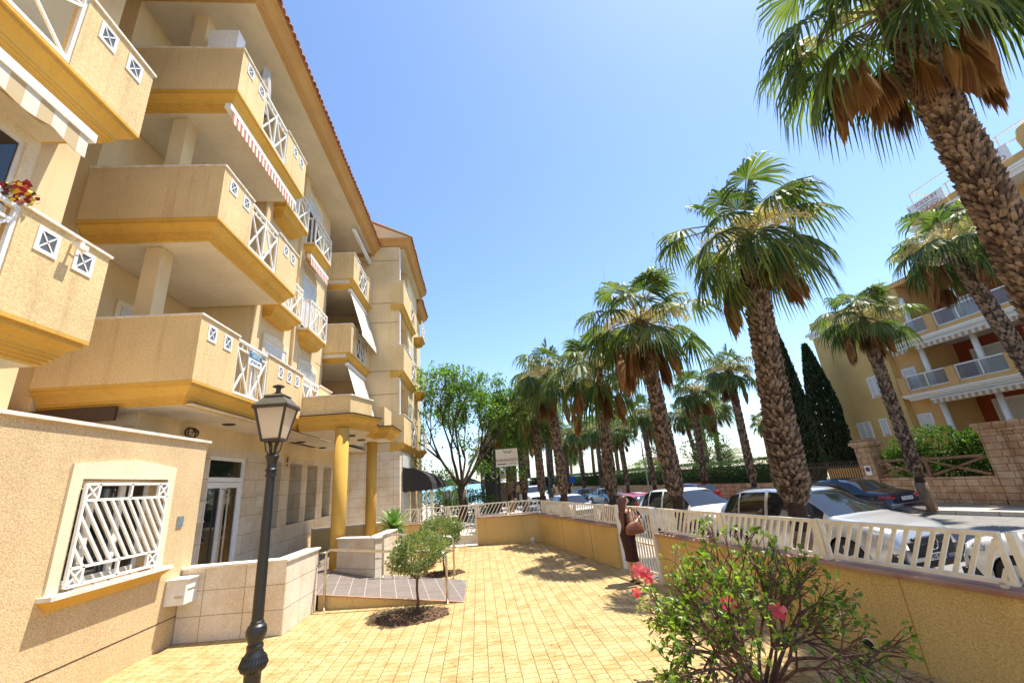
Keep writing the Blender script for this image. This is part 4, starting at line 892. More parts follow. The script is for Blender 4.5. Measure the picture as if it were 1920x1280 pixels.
def trunk(path, rfun, seed, boots_from=1.1, sc=.15, nside=14, ring=.085, per=11, dens=1.0):
    """path: list of Vectors; boots = cut leaf bases"""
    R.seed(seed); core = MB(); b = MB(); base = MB()
    L = sum((path[i + 1] - path[i]).length for i in range(len(path) - 1))
    def at(s):
        for i in range(len(path) - 1):
            l = (path[i + 1] - path[i]).length
            if s <= l or i == len(path) - 2: return path[i] + (path[i + 1] - path[i]) * (s / l), (path[i + 1] - path[i]).normalized()
            s -= l
    N = 26; pts = [at(L * k / N)[0] for k in range(N + 1)]; rr = [rfun(L * k / N, L) for k in range(N + 1)]
    core.tube(pts, [r * .93 for r in rr], nside); s = boots_from; row = 0
    while s < L - .02:
        p, d = at(s); r = rfun(s, L) * .93; u_ = d.orthogonal().normalized(); v_ = d.cross(u_)
        for k in range(per):
            if R.random() > dens: continue
            a = 2 * math.pi * (k + .5 * (row % 2)) / per + R.uniform(-.13, .13); e = u_ * math.cos(a) + v_ * math.sin(a); t_ = d.cross(e)
            w1 = r * math.pi / per * R.uniform(.8, 1.1); w2 = w1 * R.uniform(.45, .8); h = sc * R.uniform(.75, 1.25); o_ = r * R.uniform(.10, .30) + .012; q = p + d * R.uniform(-.02, .02); tw = t_ * R.uniform(-.03, .03)
            vs = [q - t_ * w1 + e * r * .98, q + t_ * w1 + e * r * .98, q + d * h + t_ * w2 + e * (r + o_) + tw, q + d * h - t_ * w2 + e * (r + o_) + tw, q + d * h * .8 + t_ * w2 + e * r * .95, q + d * h * .8 - t_ * w2 + e * r * .95, q + d * h * .4 + e * (r + o_ * .75)]
            b.add(vs, [(0, 1, 6), (1, 2, 6), (2, 3, 6), (3, 0, 6), (3, 2, 4, 5), (1, 4, 2), (0, 3, 5)])
        s += ring; row += 1
    return core, b
CR = {}
def getcrown(kind):
    if kind not in CR:
        spec = {'big0': dict(seed=1, n=38, nseg=34, pet=1.2, blade=.95, dead=11, flow=6), 'big1': dict(seed=2, n=29, nseg=30, pet=1.22, blade=.88, dead=12, flow=13),
                'mid0': dict(seed=3, n=30, nseg=22, pet=1.1, blade=.85, dead=9, flow=11), 'mid1': dict(seed=4, n=28, nseg=22, pet=1.05, blade=.9, dead=10, flow=10), 'mid2': dict(seed=5, n=30, nseg=20, pet=1.0, blade=.85, dead=6, flow=16)}[kind]
        CR[kind] = crown(**spec); return CR[kind], True
    return CR[kind], False
def palm(label, base, head, kind, r0=.20, rb=.34, rt=.24, scale=1.0, rz=0, bend=.3, seed=0, boots=1.15, group="fan palms along the street", ring=.07, per=14, sc=.115, up=None):
    base = (base[0], base[1], (gz(base[1]) + .14 if base[0] > 10 else (-.155 if base[1] < 15.6 else -.01)) if base[1] < 62 else -1.3)
    b = Vector(base); h = Vector(head); t_ = thing("palm_tree", label, "palm tree", b, group=group); hh = h - b
    P = []
    for k in range(9):
        f = k / 8; P.append(Vector((hh.x * (f + bend * f * (f - 1)), hh.y * (f + bend * f * (f - 1)), hh.z * f)))
    L_ = hh.length
    def rf(s, L):
        f = min(1, s / L)
        if s < boots: return r0 * (1.15 - .15 * s / boots) if s < .3 else r0
        return (rt + (rb - rt) * (1 - f) ** 2.2) * min(1, .6 + (s - boots) * 1.3) * (1 if f < .86 else 1 - (f - .86) * 2.2)
    core, bt = trunk(P, rf, seed, boots, sc, ring=ring, per=per)
    core.build("trunk", M['barkbase'] if False else M['barkp_gap'], t_, smooth=True); bt.build("leaf_bases", M['barkp'], t_)
    bs = MB(); bs.tube([P[0] * 1.0 + Vector((0, 0, -.05)), P[0].lerp(P[1], min(1, boots * .5 / max(.1, (P[1] - P[0]).length))), P[0].lerp(P[1], min(1, boots * 1.02 / max(.1, (P[1] - P[0]).length)))], [r0 * 1.25, r0 * 1.02, r0 * 1.0], 14)
    bs.build("trunk_base", M['barkbase'], t_, smooth=True)
    cr, first = getcrown(kind)
    for o in cr:
        c = o if first else o.copy()
        if not first: S.collection.objects.link(c)
        c.parent = t_; c.location = hh; c.scale = (scale,) * 3; c.rotation_euler = (.16 * math.sin(seed * 2.3), .16 * math.cos(seed * 1.7), rz)
    return t_
G_ = "fan palms on the near pavement"
palm("tallest nearest fan palm leaning in from the right edge with orange dead fronds", (7.2, 4.3, 0), (7.02, 4.25, 8.85), 'big0', rb=.245, rt=.205, scale=1.0, rz=.4, bend=0, seed=1, group=G_, per=18, ring=.055, sc=.095)
palm("broad fan palm in front of the silver SUV, second on the near pavement", (5.97, 8.25, 0), (6.42, 7.92, 6.98), 'big1', rb=.35, rt=.215, r0=.17, scale=.98, rz=1.2, seed=2, group=G_, boots=1.35, per=18, ring=.055, sc=.095)
palm("fan palm rising in front of the white car, third on the near pavement", (5.35, 11.8, 0), (5.28, 11.85, 6.46), 'mid0', rb=.26, rt=.19, r0=.155, boots=1.35, scale=1.08, rz=2.1, seed=3, group=G_)
palm("fan palm directly behind the woman, fourth on the near pavement", (4.72, 15.75, 0), (4.92, 15.7, 6.0), 'mid1', rb=.23, rt=.18, r0=.16, scale=1.15, rz=.9, seed=4, group=G_)
palm("fan palm behind the far fence corner with pale trunk, fifth on the near pavement", (3.95, 20.6, 0), (3.82, 20.7, 7.05), 'mid2', rb=.24, rt=.19, r0=.17, scale=1.15, rz=3.3, seed=5, group=G_)
palm("fan palm with yellowing fronds above the far cross fence, sixth on the near pavement", (3.42, 24.1, 0), (3.42, 24.1, 6.3), 'mid1', rb=.22, rt=.19, r0=.17, scale=1.12, rz=4.3, seed=6, group=G_)
palm("fan palm with a long brown skirt right of the sea, seventh on the near pavement", (2.8, 27.5, 0), (2.85, 27.5, 5.8), 'mid1', rb=.26, rt=.22, r0=.18, scale=1.1, rz=5.5, seed=7, group=G_)
palm("fan palm right behind the cream name sign", (2.6, 33.9, 0), (2.9, 33.9, 5.9), 'mid0', rb=.25, scale=.95, rz=1.5, seed=8, group=G_, per=9)
palm("slimmer fan palm left behind the cream name sign", (1.75, 42, 0), (1.85, 42, 5.4), 'mid2', rb=.25, scale=.9, rz=2.5, seed=9, group=G_, per=9)
palm("farthest fan palm beside the black totem sign", (.5, 52, 0), (.6, 52, 5.2), 'mid1', rb=.26, scale=1, rz=.5, seed=10, group=G_, per=9)
G_ = "fan palms on the far pavement"
kw = dict(r0=.19, rb=.22, rt=.19, group=G_, ring=.11, per=9, sc=.16)
palm("leaning fan palm with cream flowers in front of the yellow block balconies", (17.0, 10.8, 0), (16.52, 11.5, 8.6), 'mid2', scale=1.0, rz=.3, seed=11, bend=.15, **kw)
palm("fan palm on the far pavement just behind the navy saloon", (16.28, 15.22, 0), (16.3, 15.2, 7.35), 'mid0', scale=.95, rz=1.9, seed=12, **kw)
palm("fan palm before the clipped hedge seen left of the broad near palm", (14.9, 23.1, 0), (15.06, 23.0, 7.2), 'mid2', scale=.95, rz=2.9, seed=13, **kw)
palm("fan palm before the hedge, between the hedge end and the white car", (14.25, 27.2, 0), (14.7, 26.9, 6.8), 'mid0', scale=1.0, rz=3.9, seed=14, **kw)
palm("fan palm across the street directly left of the third near palm trunk", (13.25, 32.7, 0), (13.2, 32.7, 6.3), 'mid2', scale=.95, rz=4.9, seed=15, **kw)
palm("smaller fan palm across the street above the red hatchback", (12.55, 36.8, 0), (12.55, 36.8, 5.5), 'mid1', scale=.9, rz=5.9, seed=16, **kw)
G_ = "fan palms in the gardens near the sea"
kw = dict(r0=.2, rb=.22, rt=.18, group=G_, ring=.2, per=7, sc=.22)
palm("dark thin garden palm leaning left behind the hedge", (20.9, 39.8, 0), (20.4, 40.1, 7.0), 'mid1', scale=1.0, rz=.1, seed=17, **kw)
palm("leafy garden palm above the middle of the hedge", (20.8, 36.5, 0), (21.3, 36.2, 6.9), 'mid2', scale=1.15, rz=1.1, seed=18, **kw)
palm("distant tiny garden palm left of the cypresses", (34.4, 49.2, 0), (34.6, 49, 6.3), 'mid1', scale=.9, rz=2.1, seed=19, **kw)
palm("distant palm near the parked cars beside the blue street sign", (13.85, 58.4, 0), (14.2, 58.3, 7.5), 'mid0', scale=1.3, rz=3.1, seed=20, **kw)
palm("distant palm standing just right of the street light column", (15.9, 59.9, 0), (16.3, 59.8, 7.9), 'mid2', scale=1.3, rz=4.1, seed=21, **kw)
palm("distant palm left of the blue street sign with a feathery low crown", (15.5, 73.4, 0), (16, 73.3, 6.0), 'mid1', scale=1.4, rz=5.1, seed=22, **kw)
palm("distant palm over the hedge end right of the light column", (14.2, 48, 0), (14.6, 47.8, 6.9), 'mid0', scale=1.15, rz=.6, seed=23, **kw)
palm("tall distant thin palm between two near trunks over the sea", (9.1, 54.2, 0), (9.5, 54.2, 8.6), 'mid1', scale=1.1, rz=1.6, seed=24, **kw)
G_ = "extra palms along the promenade road"
for i_, (x_, y_, h_, s_, kd, lb) in enumerate(((11.7, 41.5, 6.2, 1.0, 'mid0', "palm across the street beside the pale blue car"), (11.0, 46.0, 6.6, 1.05, 'mid2', "palm across the street behind the dark grey car"), (10.3, 50.5, 6.0, 1.05, 'mid1', "palm across the street nearest the blue traffic sign"),
        (19.0, 44.5, 6.4, 1.1, 'mid0', "garden palm standing over the magenta bush"), (24.5, 45.0, 7.0, 1.2, 'mid2', "garden palm behind the short feathery one"), (17.2, 53.0, 7.6, 1.2, 'mid1', "far garden palm above the dark conical tree"), (2.1, 30.6, 6.1, .95, 'mid2', "fan palm squeezed between the name sign and the kiosk"), (1.5, 38.0, 5.8, .95, 'mid0', "fan palm directly beside the kiosk"), (7.6, 47, 7.2, 1.1, 'mid1', "distant palm seen over the dark green van"), (6.4, 56, 7.0, 1.2, 'mid0', "faraway palm at the seafront over the van"))):
    palm(lb, (x_, y_, 0), (x_ + .15, y_ - .1, h_), kd, scale=s_, rz=i_ * 1.3, seed=60 + i_, r0=.2, rb=.24, rt=.2, group=G_, ring=.16, per=8, sc=.2)
# ---------------------------------------------------------------- broadleaf street tree in the middle
R.seed(31); TR = thing("street_tree", "open-crowned bright green leafy tree in the middle, beyond the end gate", "tree", (-1.0, 26.5, -.02))
c = MB(); tips = []
c.tube([(0, 0, 0), (.05, 0, .9), (-.05, 0, 1.9)], [.30, .25, .24], 12)
for a, e, L, r in ((2.6, 1.1, 2.3, .12), (3.2, 1.9, 2.4, .11), (.2, 1.0, 2.3, .13), (.5, 2.0, 2.3, .10), (1.5, 1.4, 2.1, .09), (4.6, 1.6, 2.2, .10), (5.4, .9, 2.2, .08)):
    limbs(c, Vector((0, 0, 1.85)), Vector((math.cos(a), math.sin(a), e)), L, r, 4, .5, tips, n=(2, 3), grav=.06, seg=4, shrink=.74, rs=.6)
c.build("trunk", M['wood'], TR, smooth=True)
c = MB()
for p, d in tips:
    if p.z < 2.2 or p.x < -3.4: continue
    n_ = R.choice((4, 14, 22, 30, 38)); c0_ = p + rv() * .2
    for _ in range(n_):
        q = c0_ + rv() * .42; leaf(c, q, d + rv() * 1.2 + Vector((0, 0, -.3)), Vector((0, 0, 1)) + rv(), R.uniform(.16, .32), R.uniform(.08, .14))
for q0, n_ in (((2.6, -.6, 3.3), 260), ((3.1, -.3, 4.2), 260), ((1.6, -1.0, 2.9), 200), ((-2.9, 0, 3.4), 200), ((-3.2, .2, 4.6), 160), ((.3, -1.2, 4.4), 200), ((3.2, -.5, 2.6), 160), ((-1.6, -.8, 2.7), 140)):
    for _ in range(n_): leaf(c, Vector(q0) + Vector((R.gauss(0, .45), R.gauss(0, .4), R.gauss(0, .32))), rv() + Vector((0, 0, -.4)), Vector((0, 0, 1)) + rv(), R.uniform(.14, .28), R.uniform(.07, .12))
c.build("crown", M['tree'], TR)
def bush(name, label, x, y, z, rx, ry, rz, n, L, m, cat, seed, group=None, lump=.3, shell=.5):
    R.seed(seed); t_ = thing(name, label, cat, (x, y, z), group=group); c = MB(); cloud(c, (0, 0, rz), rx, ry, rz, n, L, L * .55, shell, .3, lump=lump); c.build("leaves", m, t_)
    c = MB()
    for _ in range(6): a = R.uniform(0, 6.3); c.tube([(0, 0, 0), (math.cos(a) * rx * .4, math.sin(a) * ry * .4, rz * 1.1)], [.04, .015], 5)
    c.build("stems", M['wood'], t_)
bush("shrub", "low leafy shrubs under the bright green street tree", -.2, 29.5, 0, 1.6, 1.2, .7, 1400, .14, M['hedge'], "shrub", 41)
bush("shrub", "tall leafy shrub left of the street tree trunk by the black awning", -2.1, 30.5, 0, .9, .9, 1.6, 1500, .15, M['tree'], "shrub", 42)
bush("bush", "bright green garden bush behind the hedge under pink flowers", 16.8, 42, 1.0, 2.2, 2, 1.0, 1500, .18, M['tree'], "bush", 43)
bush("bougainvillea", "magenta flowering bush behind the hedge", 17.9, 43, 2.2, .7, .7, .45, 350, .13, leafmat("magenta_bracts", (.45, .02, .16), (.7, .06, .3), .3), "bush", 44)
bush("bush", "dark leafy garden bush over the hedge behind the third near palm", 18.6, 33.5, .6, 2.2, 2, 1.9, 2600, .2, M['hedge'], "bush", 45)
bush("bush", "dark conical garden tree behind the magenta flowers", 19.5, 47, 0, 1.1, 1.1, 2.4, 1400, .2, M['cyp'], "bush", 46, lump=.1)
bush("date_palm", "short feathery garden palm behind the hedge", 23, 38.6, 1.4, .3, .3, .9, 60, .2, M['hedge'], "palm tree", 47)
o = S.collection.objects["date_palm"]; c = MB(); R.seed(48)
for k in range(30):
    az = k * 2.4; d = Vector((math.cos(az), math.sin(az), R.uniform(.3, 1.6))).normalized(); P = [Vector((0, 0, .9))]
    for j in range(6):
        d = (d + Vector((0, 0, -.2))).normalized(); P.append(P[-1] + d * .36)
        s_ = d.cross(Vector((0, 0, 1))).normalized()
        for q in range(3):
            for sg_ in (-1, 1): leaf(c, P[-1] - d * .12 * q, s_ * sg_ + d * .5 + Vector((0, 0, -.3)), Vector((0, 0, 1)), .42, .05)
    c.tube(P, .012, 3, caps=False)
c.build("crown", M['frond'], o)
# hedges and walls on the far side of the street
SD = Vector((-.173, 1, 0)).normalized(); SN = Vector((SD.y, -SD.x, 0))   # SN points right, across the street
def hedge(label, x, y, L, z0, z1, th, n, seed, leafL=.09, m='hedge', top=.1):
    R.seed(seed); az = math.atan2(SD.y, SD.x); t_ = thing("hedge", label, "hedge", (x, y, z0), az); c = MB()
    core = MB(); core.box(.15, -th + .15, 0, L - .15, -.15, z1 - z0 - .22); core.build("stems", M['cyp'], t_)
    for _ in range(n):
        u_ = R.random(); xx = R.uniform(0, L)
        if u_ < .62: p = Vector((xx, R.gauss(0, .05), R.uniform(.02, z1 - z0))); d = Vector((R.uniform(-1, 1), 1, R.uniform(-.3, 1)))
        elif u_ < .9: p = Vector((xx, R.uniform(-th, 0), z1 - z0 + R.gauss(0, .05) + top * math.sin(xx * .9) * .4)); d = Vector((R.uniform(-1, 1), R.uniform(-1, 1), 1))
        else: p = Vector((R.choice((0, L)) + R.gauss(0, .04), R.uniform(-th, 0), R.uniform(0, z1 - z0))); d = rv()
        leaf(c, p, d, rv() + Vector((0, 0, .5)), leafL * R.uniform(.8, 1.5), leafL * .6)
    c.build("leaves", M[m], t_); return t_
def onwall(y, off=0): return sx(20.55 + off, y)
hedge("long clipped garden hedge on the low stone wall across the street", onwall(23.3, .1), 23.3, 38, .62, 1.95, 1.2, 26000, 51, .10)
def swall(name, label, ya, yb, z1, th=.35, m='ashlar', cat="wall", z0=0, k=0):
    L = math.hypot(onwall(yb) - onwall(ya), yb - ya); t_ = thing(name, label, cat, (onwall(ya, k), ya, 0), math.atan2(SD.y, SD.x)); return t_, L
t_, L = swall("garden_wall", "low sandstone garden wall under the long hedge", 23.0, 62, .66); MB().box(0, -.4, -1, L, 0, .66).build("wall", M['ashlar'], t_); MB().box(-.02, -.44, .661, L, .04, .70).build("coping", M['ashlar'], t_)
t_, L = swall("garden_wall", "low sandstone wall under the crossed wooden fence behind the navy saloon", 14.15, 18.0, .8); MB().box(0, -.4, -1, L, 0, .80).build("wall", M['ashlar'], t_)
t_, L = swall("garden_wall", "tall sandstone block wall at the right edge across the street", 6, 14.12, 2.55); MB().box(0, -.45, -1, L, 0, 2.3).box(L - .62, -.0, 0, L, .09, 2.3).box(L - .62 - 1.9, 0, 0, L - 2.1, .06, 2.3).build("wall", M['ashlar'], t_); MB().box(-.02, -.5, 2.301, L + .06, .15, 2.5).box(-.02, -.5, 2.501, L + .1, .2, 2.62).build("coping", M['ashlar'], t_)
t_, L = swall("gate_pier", "square sandstone gate pier with moulded cap and small parking plate", 18.05, 18.75, 2.5, cat="gate pier", k=0)
MB().box(0, -.65, -1, .66, 0, 2.15).build("pier", M['ashlar'], t_); MB().box(-.05, -.7, 2.151, .71, .05, 2.25).box(-.12, -.77, 2.251, .78, .12, 2.4).box(-.05, -.7, 2.401, .71, .05, 2.5).build("cap", M['ashlar'], t_)
pl_ = MB().box(.2, .004, .95, .46, .02, 1.35).build("no_parking_plate", M['white'], t_)
c = MB(); c.tube([(.33, .021, 1.2), (.33, .027, 1.2)], .1, 20); c.tube([(.33, .0275, 1.2), (.33, .029, 1.2)], .07, 20, mi=1); c.beam((.27, .0325, 1.26), (.39, .0325, 1.14), .022, .006, up=(0, 1, 0)); c.build("no_parking_mark", [M['redlens'], mat("sign_blue", (.02, .07, .3))], pl_)
t_, L = swall("gate", "dark metal driveway gate between the hedge and the stone pier", 18.8, 22.6, 1.6, cat="gate")
c = MB()
for k in range(int(L / .12)): c.box(.06 + k * .12, -.2, .1, .085 + k * .12, -.17, 1.62)
c.box(0, -.22, .08, L, -.15, .14); c.box(0, -.22, 1.35, L, -.15, 1.4); c.box(0, -.22, .7, L, -.15, .74); c.build("bars", M['rust'], t_)
MB().box(0, -.30, .1, L * .45, -.27, 1.3).build("panel", M['bldg_o'], t_)
t_, L = swall("wooden_fence", "crossed brown wooden fence in front of the leafy bush across the street", 14.3, 18.0, 1.8, cat="fence")
c = MB(); c.beam((0, -.1, 1.5), (L, -.1, 1.5), .09); n = 2
for k in range(n):
    a, b = L * k / n, L * (k + 1) / n; c.beam((a, -.1, .85), (b, -.1, 1.46), .08); c.beam((a, -.12, 1.46), (b, -.12, .85), .08); c.box(b - .06, -.17, .8, b + .06, -.05, 1.6)
c.build("rails", mat("weathered_brown_wood", (.16, .08, .045), (.25, .14, .08), 12, .8), t_)
R.seed(61)
for i, (yy, r_, zz, nn) in enumerate(((15.3, 1.1, 1.0, 2600), (16.9, 1.15, .95, 2600), (18.2, .7, 1.5, 900))):
    pass
BT = thing("bush", "large bright leafy bush spilling over the crossed fence across the street", "bush", (onwall(16.3, .9), 16.3, .8)); c = MB()
for (dx, dy, dz, rx, rz, n) in ((.1, -1.5, .95, 1.15, .85, 2300), (-.1, -.2, .9, 1.2, 1.0, 2600), (.0, 1.1, .75, 1.0, .8, 2000), (.1, 2.0, .55, .6, .65, 900), (.0, -.6, .3, 1.6, .7, 1800)):
    cloud(c, (dx - .173 * dy, dy, dz), .75, rx, rz, n, .13, .08, .5, .3, lump=.35)
c.build("leaves", M['hedge'] if False else leafmat("bright_bush_leaves", (.035, .085, .012), (.13, .21, .03), .3), BT)
c = MB()
for k in range(8): c.tube([(R.uniform(-.2, .2), R.uniform(-1, 1), -.8), (R.uniform(-.3, .3), R.uniform(-1.6, 1.6), .9)], [.05, .02], 5)
c.build("stems", M['wood'], BT)
def cypress(label, x, y, h, r, seed, n=9000):
    R.seed(seed); t_ = thing("cypress_tree", label, "cypress", (x, y, 0), group="cypresses beside the yellow block"); c = MB()
    for _ in range(n):
        z = h * R.random() ** .9; f = z / h; rr = r * min(1, (f * 6 + .35)) * (1 - max(0, f - .55) / .45) ** .7 * R.uniform(.72, 1.08); a = R.random() * 6.283
        leaf(c, Vector((rr * math.cos(a), rr * math.sin(a), z)), Vector((math.cos(a) * .35, math.sin(a) * .35, 1)), rv(), R.uniform(.2, .4), .12)
    c.build("crown", M['cyp'], t_); c = MB(); c.tube([(0, 0, 0), (0, 0, h * .8)], [r * .55, r * .25], 8); c.build("trunk", M['wood'], t_)
cypress("slim dark cypress seen right beside the broad near palm trunk", 18.9, 23.4, 9.6, .5, 71)
cypress("wide dark cypress touching the corner of the yellow block", 23.1, 26.2, 9.1, .78, 72, 9000)
# ---------------------------------------------------------------- right-hand yellow block
Q = thing("apartment_building", "yellow and orange apartment block with white balcony mouldings across the street on the right", "building", (27, 20, 0)); QL = Vector((27, 20, 0))
def qp(mb, name, m, par=None, **k):
    o = mb.build(name, m, par or Q, **k)
    if not par: o.location = -QL
    return o
m, t, b = nodes("tinted_balcony_glass"); b.inputs['Base Color'].default_value = (.25, .3, .32, 1); b.inputs['Roughness'].default_value = .06; b.inputs['Alpha'].default_value = .3; M['clearglass'] = m
qx = 25.0
qp(MB().box(qx - .35, 22.3, 0, 34, 27.1, 10.1), "facade_wall", M['bldg_y'])
qp(MB().box(qx, 20.7, 0, 34, 22.299, 10.9), "facade_wall", M['bldg_o']); qp(MB().box(qx + 2.2, 4, 0, 34, 20.699, 10.9), "facade_wall", M['bldg_o']); qp(MB().box(qx + .5, 4, 10.901, 34, 18.3, 13.2), "facade_wall", M['bldg_o'])
qp(MB().box(qx - .1, 18.3, 10.91, 34, 22.4, 11.2), "parapet", M['bldg_o'])
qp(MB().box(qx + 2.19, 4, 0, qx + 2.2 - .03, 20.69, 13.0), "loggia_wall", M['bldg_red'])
qp(MB().box(qx - .6, 22.2, 10.1, 34, 27.4, 10.3).box(qx - .45, 22.2, 9.85, 34, 27.25, 10.1), "cornice", M['white'])
qp(MB().box(qx - .35, 22.3, 10.3, 34, 27.0, 11.0), "parapet", M['bldg_y'])
def qwin(y0, y1, z0, z1, x=qx):
    f = MB(); f.box(x - .06, y0 - .08, z0 - .08, x + .02, y0, z1 + .08); f.box(x - .06, y1, z0 - .08, x + .02, y1 + .08, z1 + .08); f.box(x - .06, y0, z1, x + .02, y1, z1 + .08); f.box(x - .1, y0 - .12, z0 - .12, x + .02, y1 + .12, z0 - .081)
    f.box(x - .05, (y0 + y1) / 2 - .025, z0, x - .005, (y0 + y1) / 2 + .025, z1)
    o = qp(f, "window", M['white']); MB().box(x - .03, y0, z0, x - .004, y1, z1).build("shutter", M['shutter'], o)
qwin(21.35, 22.0, 5.1, 6.2); qwin(21.2, 21.95, 7.75, 8.85); qwin(21.4, 22.05, 2.6, 3.6)
qwin(23.4, 23.95, 5.1, 6.2, qx - .35); qwin(24.9, 25.7, 2.7, 3.6, qx - .35); qwin(23.75, 24.1, 2.8, 3.65, qx - .35)
PW = [(0, 0), (0, -.08), (.06, -.1), (.06, -.16), (.14, -.2), (.2, -.27), (.2, -.32)]
for zi, z in enumerate((4.72, 7.6, 10.5)):
    ye = 21.95 if z < 10 else 18.25
    s = MB(); ringsolid(s, [(qx + 2.3, ye), (qx - .75, ye), (qx - .75, 4), (qx + 2.3, 4)][::-1], [(d, z + zz) for d, zz in PW], (2 + 1 - 0,) if False else ()); o = qp(s, "balcony", M['white'])
    MB().box(qx - .6, 5, z - .345, qx + 2.1, ye - .25, z - .33).build("soffit", M['soffit'], o)
    f = MB(); f.box(qx - .70, 4, z + .001, qx - .55, 21.9 if z < 10 else 18.2, z + .22)
    ys_ = [21.9, 19.3, 16.7, 14.1, 11.5, 8.9] if z < 10 else [18.2, 15.6, 13.0, 10.4, 7.8]
    for y in ys_: f.box(qx - .74, y - .42, z + .001, qx - .5, y, z + 1.02)
    f.box(qx - .55, ye - .25, z, qx, ye - .05, z + 1.0); f.build("parapet", M['bldg_o'], o)
    for i in range(len(ys_) - 1):
        a, b = ys_[i] - .42, ys_[i + 1]; r_ = MB(); r_.beam((qx - .62, a, z + 1.0), (qx - .62, b, z + 1.0), .06); r_.beam((qx - .62, a, z + .25), (qx - .62, b, z + .25), .05)
        for y in (a - .03, (a + b) / 2, b + .03): r_.beam((qx - .62, y, z + .22), (qx - .62, y, z + 1.0), .05)
        rr = r_.build("railing", M['white'], o); MB().box(qx - .625, b + .05, z + .28, qx - .615, a - .05, z + .97).build("glass_panel", M['clearglass'], rr)
    for y in (20.45, 17.9, 15.3, 12.7):
        c = MB(); c.lathe((qx - .2, y, z + .01), [(.13, 0), (.13, 2.5)], 16); qp(c, "column", M['white'], smooth=True) if z < 10 else None
for y in (20.45, 17.9, 15.3): c = MB(); c.lathe((qx - .2, y, 0), [(.13, 0), (.13, 4.38)], 16); qp(c, "column", M['white'], smooth=True)
for z in (2.0, 4.75, 7.62):
    for y in (18.2, 15.0): f = MB(); f.box(qx + 2.12, y, z, qx + 2.16, y + 1.8, z + 2.0); o = qp(f, "window", M['white']); MB().box(qx + 2.10, y + .1, z, qx + 2.118, y + 1.7, z + 1.9).build("pane", M['shutter'], o)
s = MB(); ringsolid(s, [(34, 18.5), (qx - .5, 18.5), (qx - .5, 16.2), (34, 16.2)][::-1], [(d, 13.4 + zz * 1.3) for d, zz in PW]); ringsolid(s, [(34, 16.1), (qx - .9, 16.1), (qx - .9, 4), (34, 4)][::-1], [(d, 13.38 + zz * 1.3) for d, zz in PW]); qp(s, "cornice", M['white'])
qp(MB().box(qx - .35, 16.3, 13.41, qx - .2, 18.3, 13.95).box(qx - .75, 4, 13.41, qx - .6, 16, 13.8).box(qx - .2, 18.15, 13.41, 33, 18.3, 13.95), "parapet", M['bldg_o'])
qp(MB().box(qx + 1.0, 4, 13.21, 34, 18.0, 13.42), "roof", M['roof'])
r_ = MB(); r_.beam((qx - .28, 16.3, 14.6), (qx - .28, 18.25, 14.6), .05)
for y in (16.4, 17.3, 18.2): r_.beam((qx - .28, y, 13.9), (qx - .28, y, 14.6), .05)
r_.beam((qx - .68, 4, 14.45), (qx - .68, 16, 14.45), .05)
for y in (6, 8.5, 11, 13.5, 15.9): r_.beam((qx - .68, y, 13.8), (qx - .68, y, 14.45), .05)
rr = qp(r_, "roof_railing", M['white']); MB().box(qx - .285, 16.4, 13.97, qx - .275, 18.2, 14.55).build("glass_panel", mat("pale_glass", (.45, .55, .62), rough=.1), rr)
r_ = MB(); P_ = [(qx + .2, 18.2, 13.9), (qx + .2, 18.2, 15.5), (qx + .2, 14.0, 15.5), (qx + .2, 9, 15.5)]
for a, b in zip(P_, P_[1:]): r_.beam(a, b, .05)
r_.beam((qx + .2, 18.2, 15.5), (qx + 4, 18.2, 15.5), .05); r_.beam((qx + .2, 14, 13.6), (qx + .2, 14, 15.5), .05); qp(r_, "pergola_frame", M['white'])
c = MB(); c.lathe((qx - .5, 12.4, 13.8), [(.55, 0), (.6, .5), (.5, .9), (.3, 1.1)], 20); qp(c, "turret", M['bldg_o'])
redl = mat("red_banner_letters", (.42, .02, .03)); grl = mat("grey_banner_letters", (.2, .22, .26))
for nm, lab, y, x, sc_ in (("sale_banner", "red and white sale banner on the roof railing left of the leaning palm trunk", 17.2, qx - .34, 1.0), ("sale_banner", "red and white sale banner at the right edge beside the round roof turret", 14.1, qx - .80, .85)):
    t_ = thing(nm, lab, "banner", (x, y, 14.2 if y > 16 else 14.12), group="sale banners on the roof terrace"); MB().box(-.006, -.85, -.36, .006, .85, .36).build("cloth", M['white'], t_)
    rt = (rad(90), 0, rad(-90))
    text("SOLD BY", .30, redl, t_, (-.012, 0, .22), rt); text("mediterraneo", .19, grl, t_, (-.012, 0, .0), rt); text("VENDIDO", .30, redl, t_, (-.012, 0, -.22), rt)
# awnings on the right block
for y0, y1, z, lab in ((9.5, 20.5, 4.28, "long scalloped beige awning under the lower balcony of the yellow block"), (15.6, 20.2, 7.2, "beige scalloped awning under the middle balcony of the yellow block"), (20.7, 21.6, 7.2, "small beige awning end beside the white column on the yellow block")):
    t_ = thing("balcony_awning", lab, "awning", (qx - .7, y0, z), group="awnings on the yellow block"); c = MB(); c.beam((0, 0, 0), (0, y1 - y0, 0), .12); c.build("cassette", M['canvas_w'], t_)
    c = MB(); n = int((y1 - y0) / .06); f = lambda y: -.22 - .05 * abs(math.sin(math.pi * y / .3))
    for i in range(n): a = (y1 - y0) * i / n; b = (y1 - y0) * (i + 1) / n; c.add([(-.08, a, -.03), (-.08, b, -.03), (-.09, b, f(b)), (-.09, a, f(a))], [(0, 1, 2, 3)])
    c.build("valance", M['str_r'], t_)
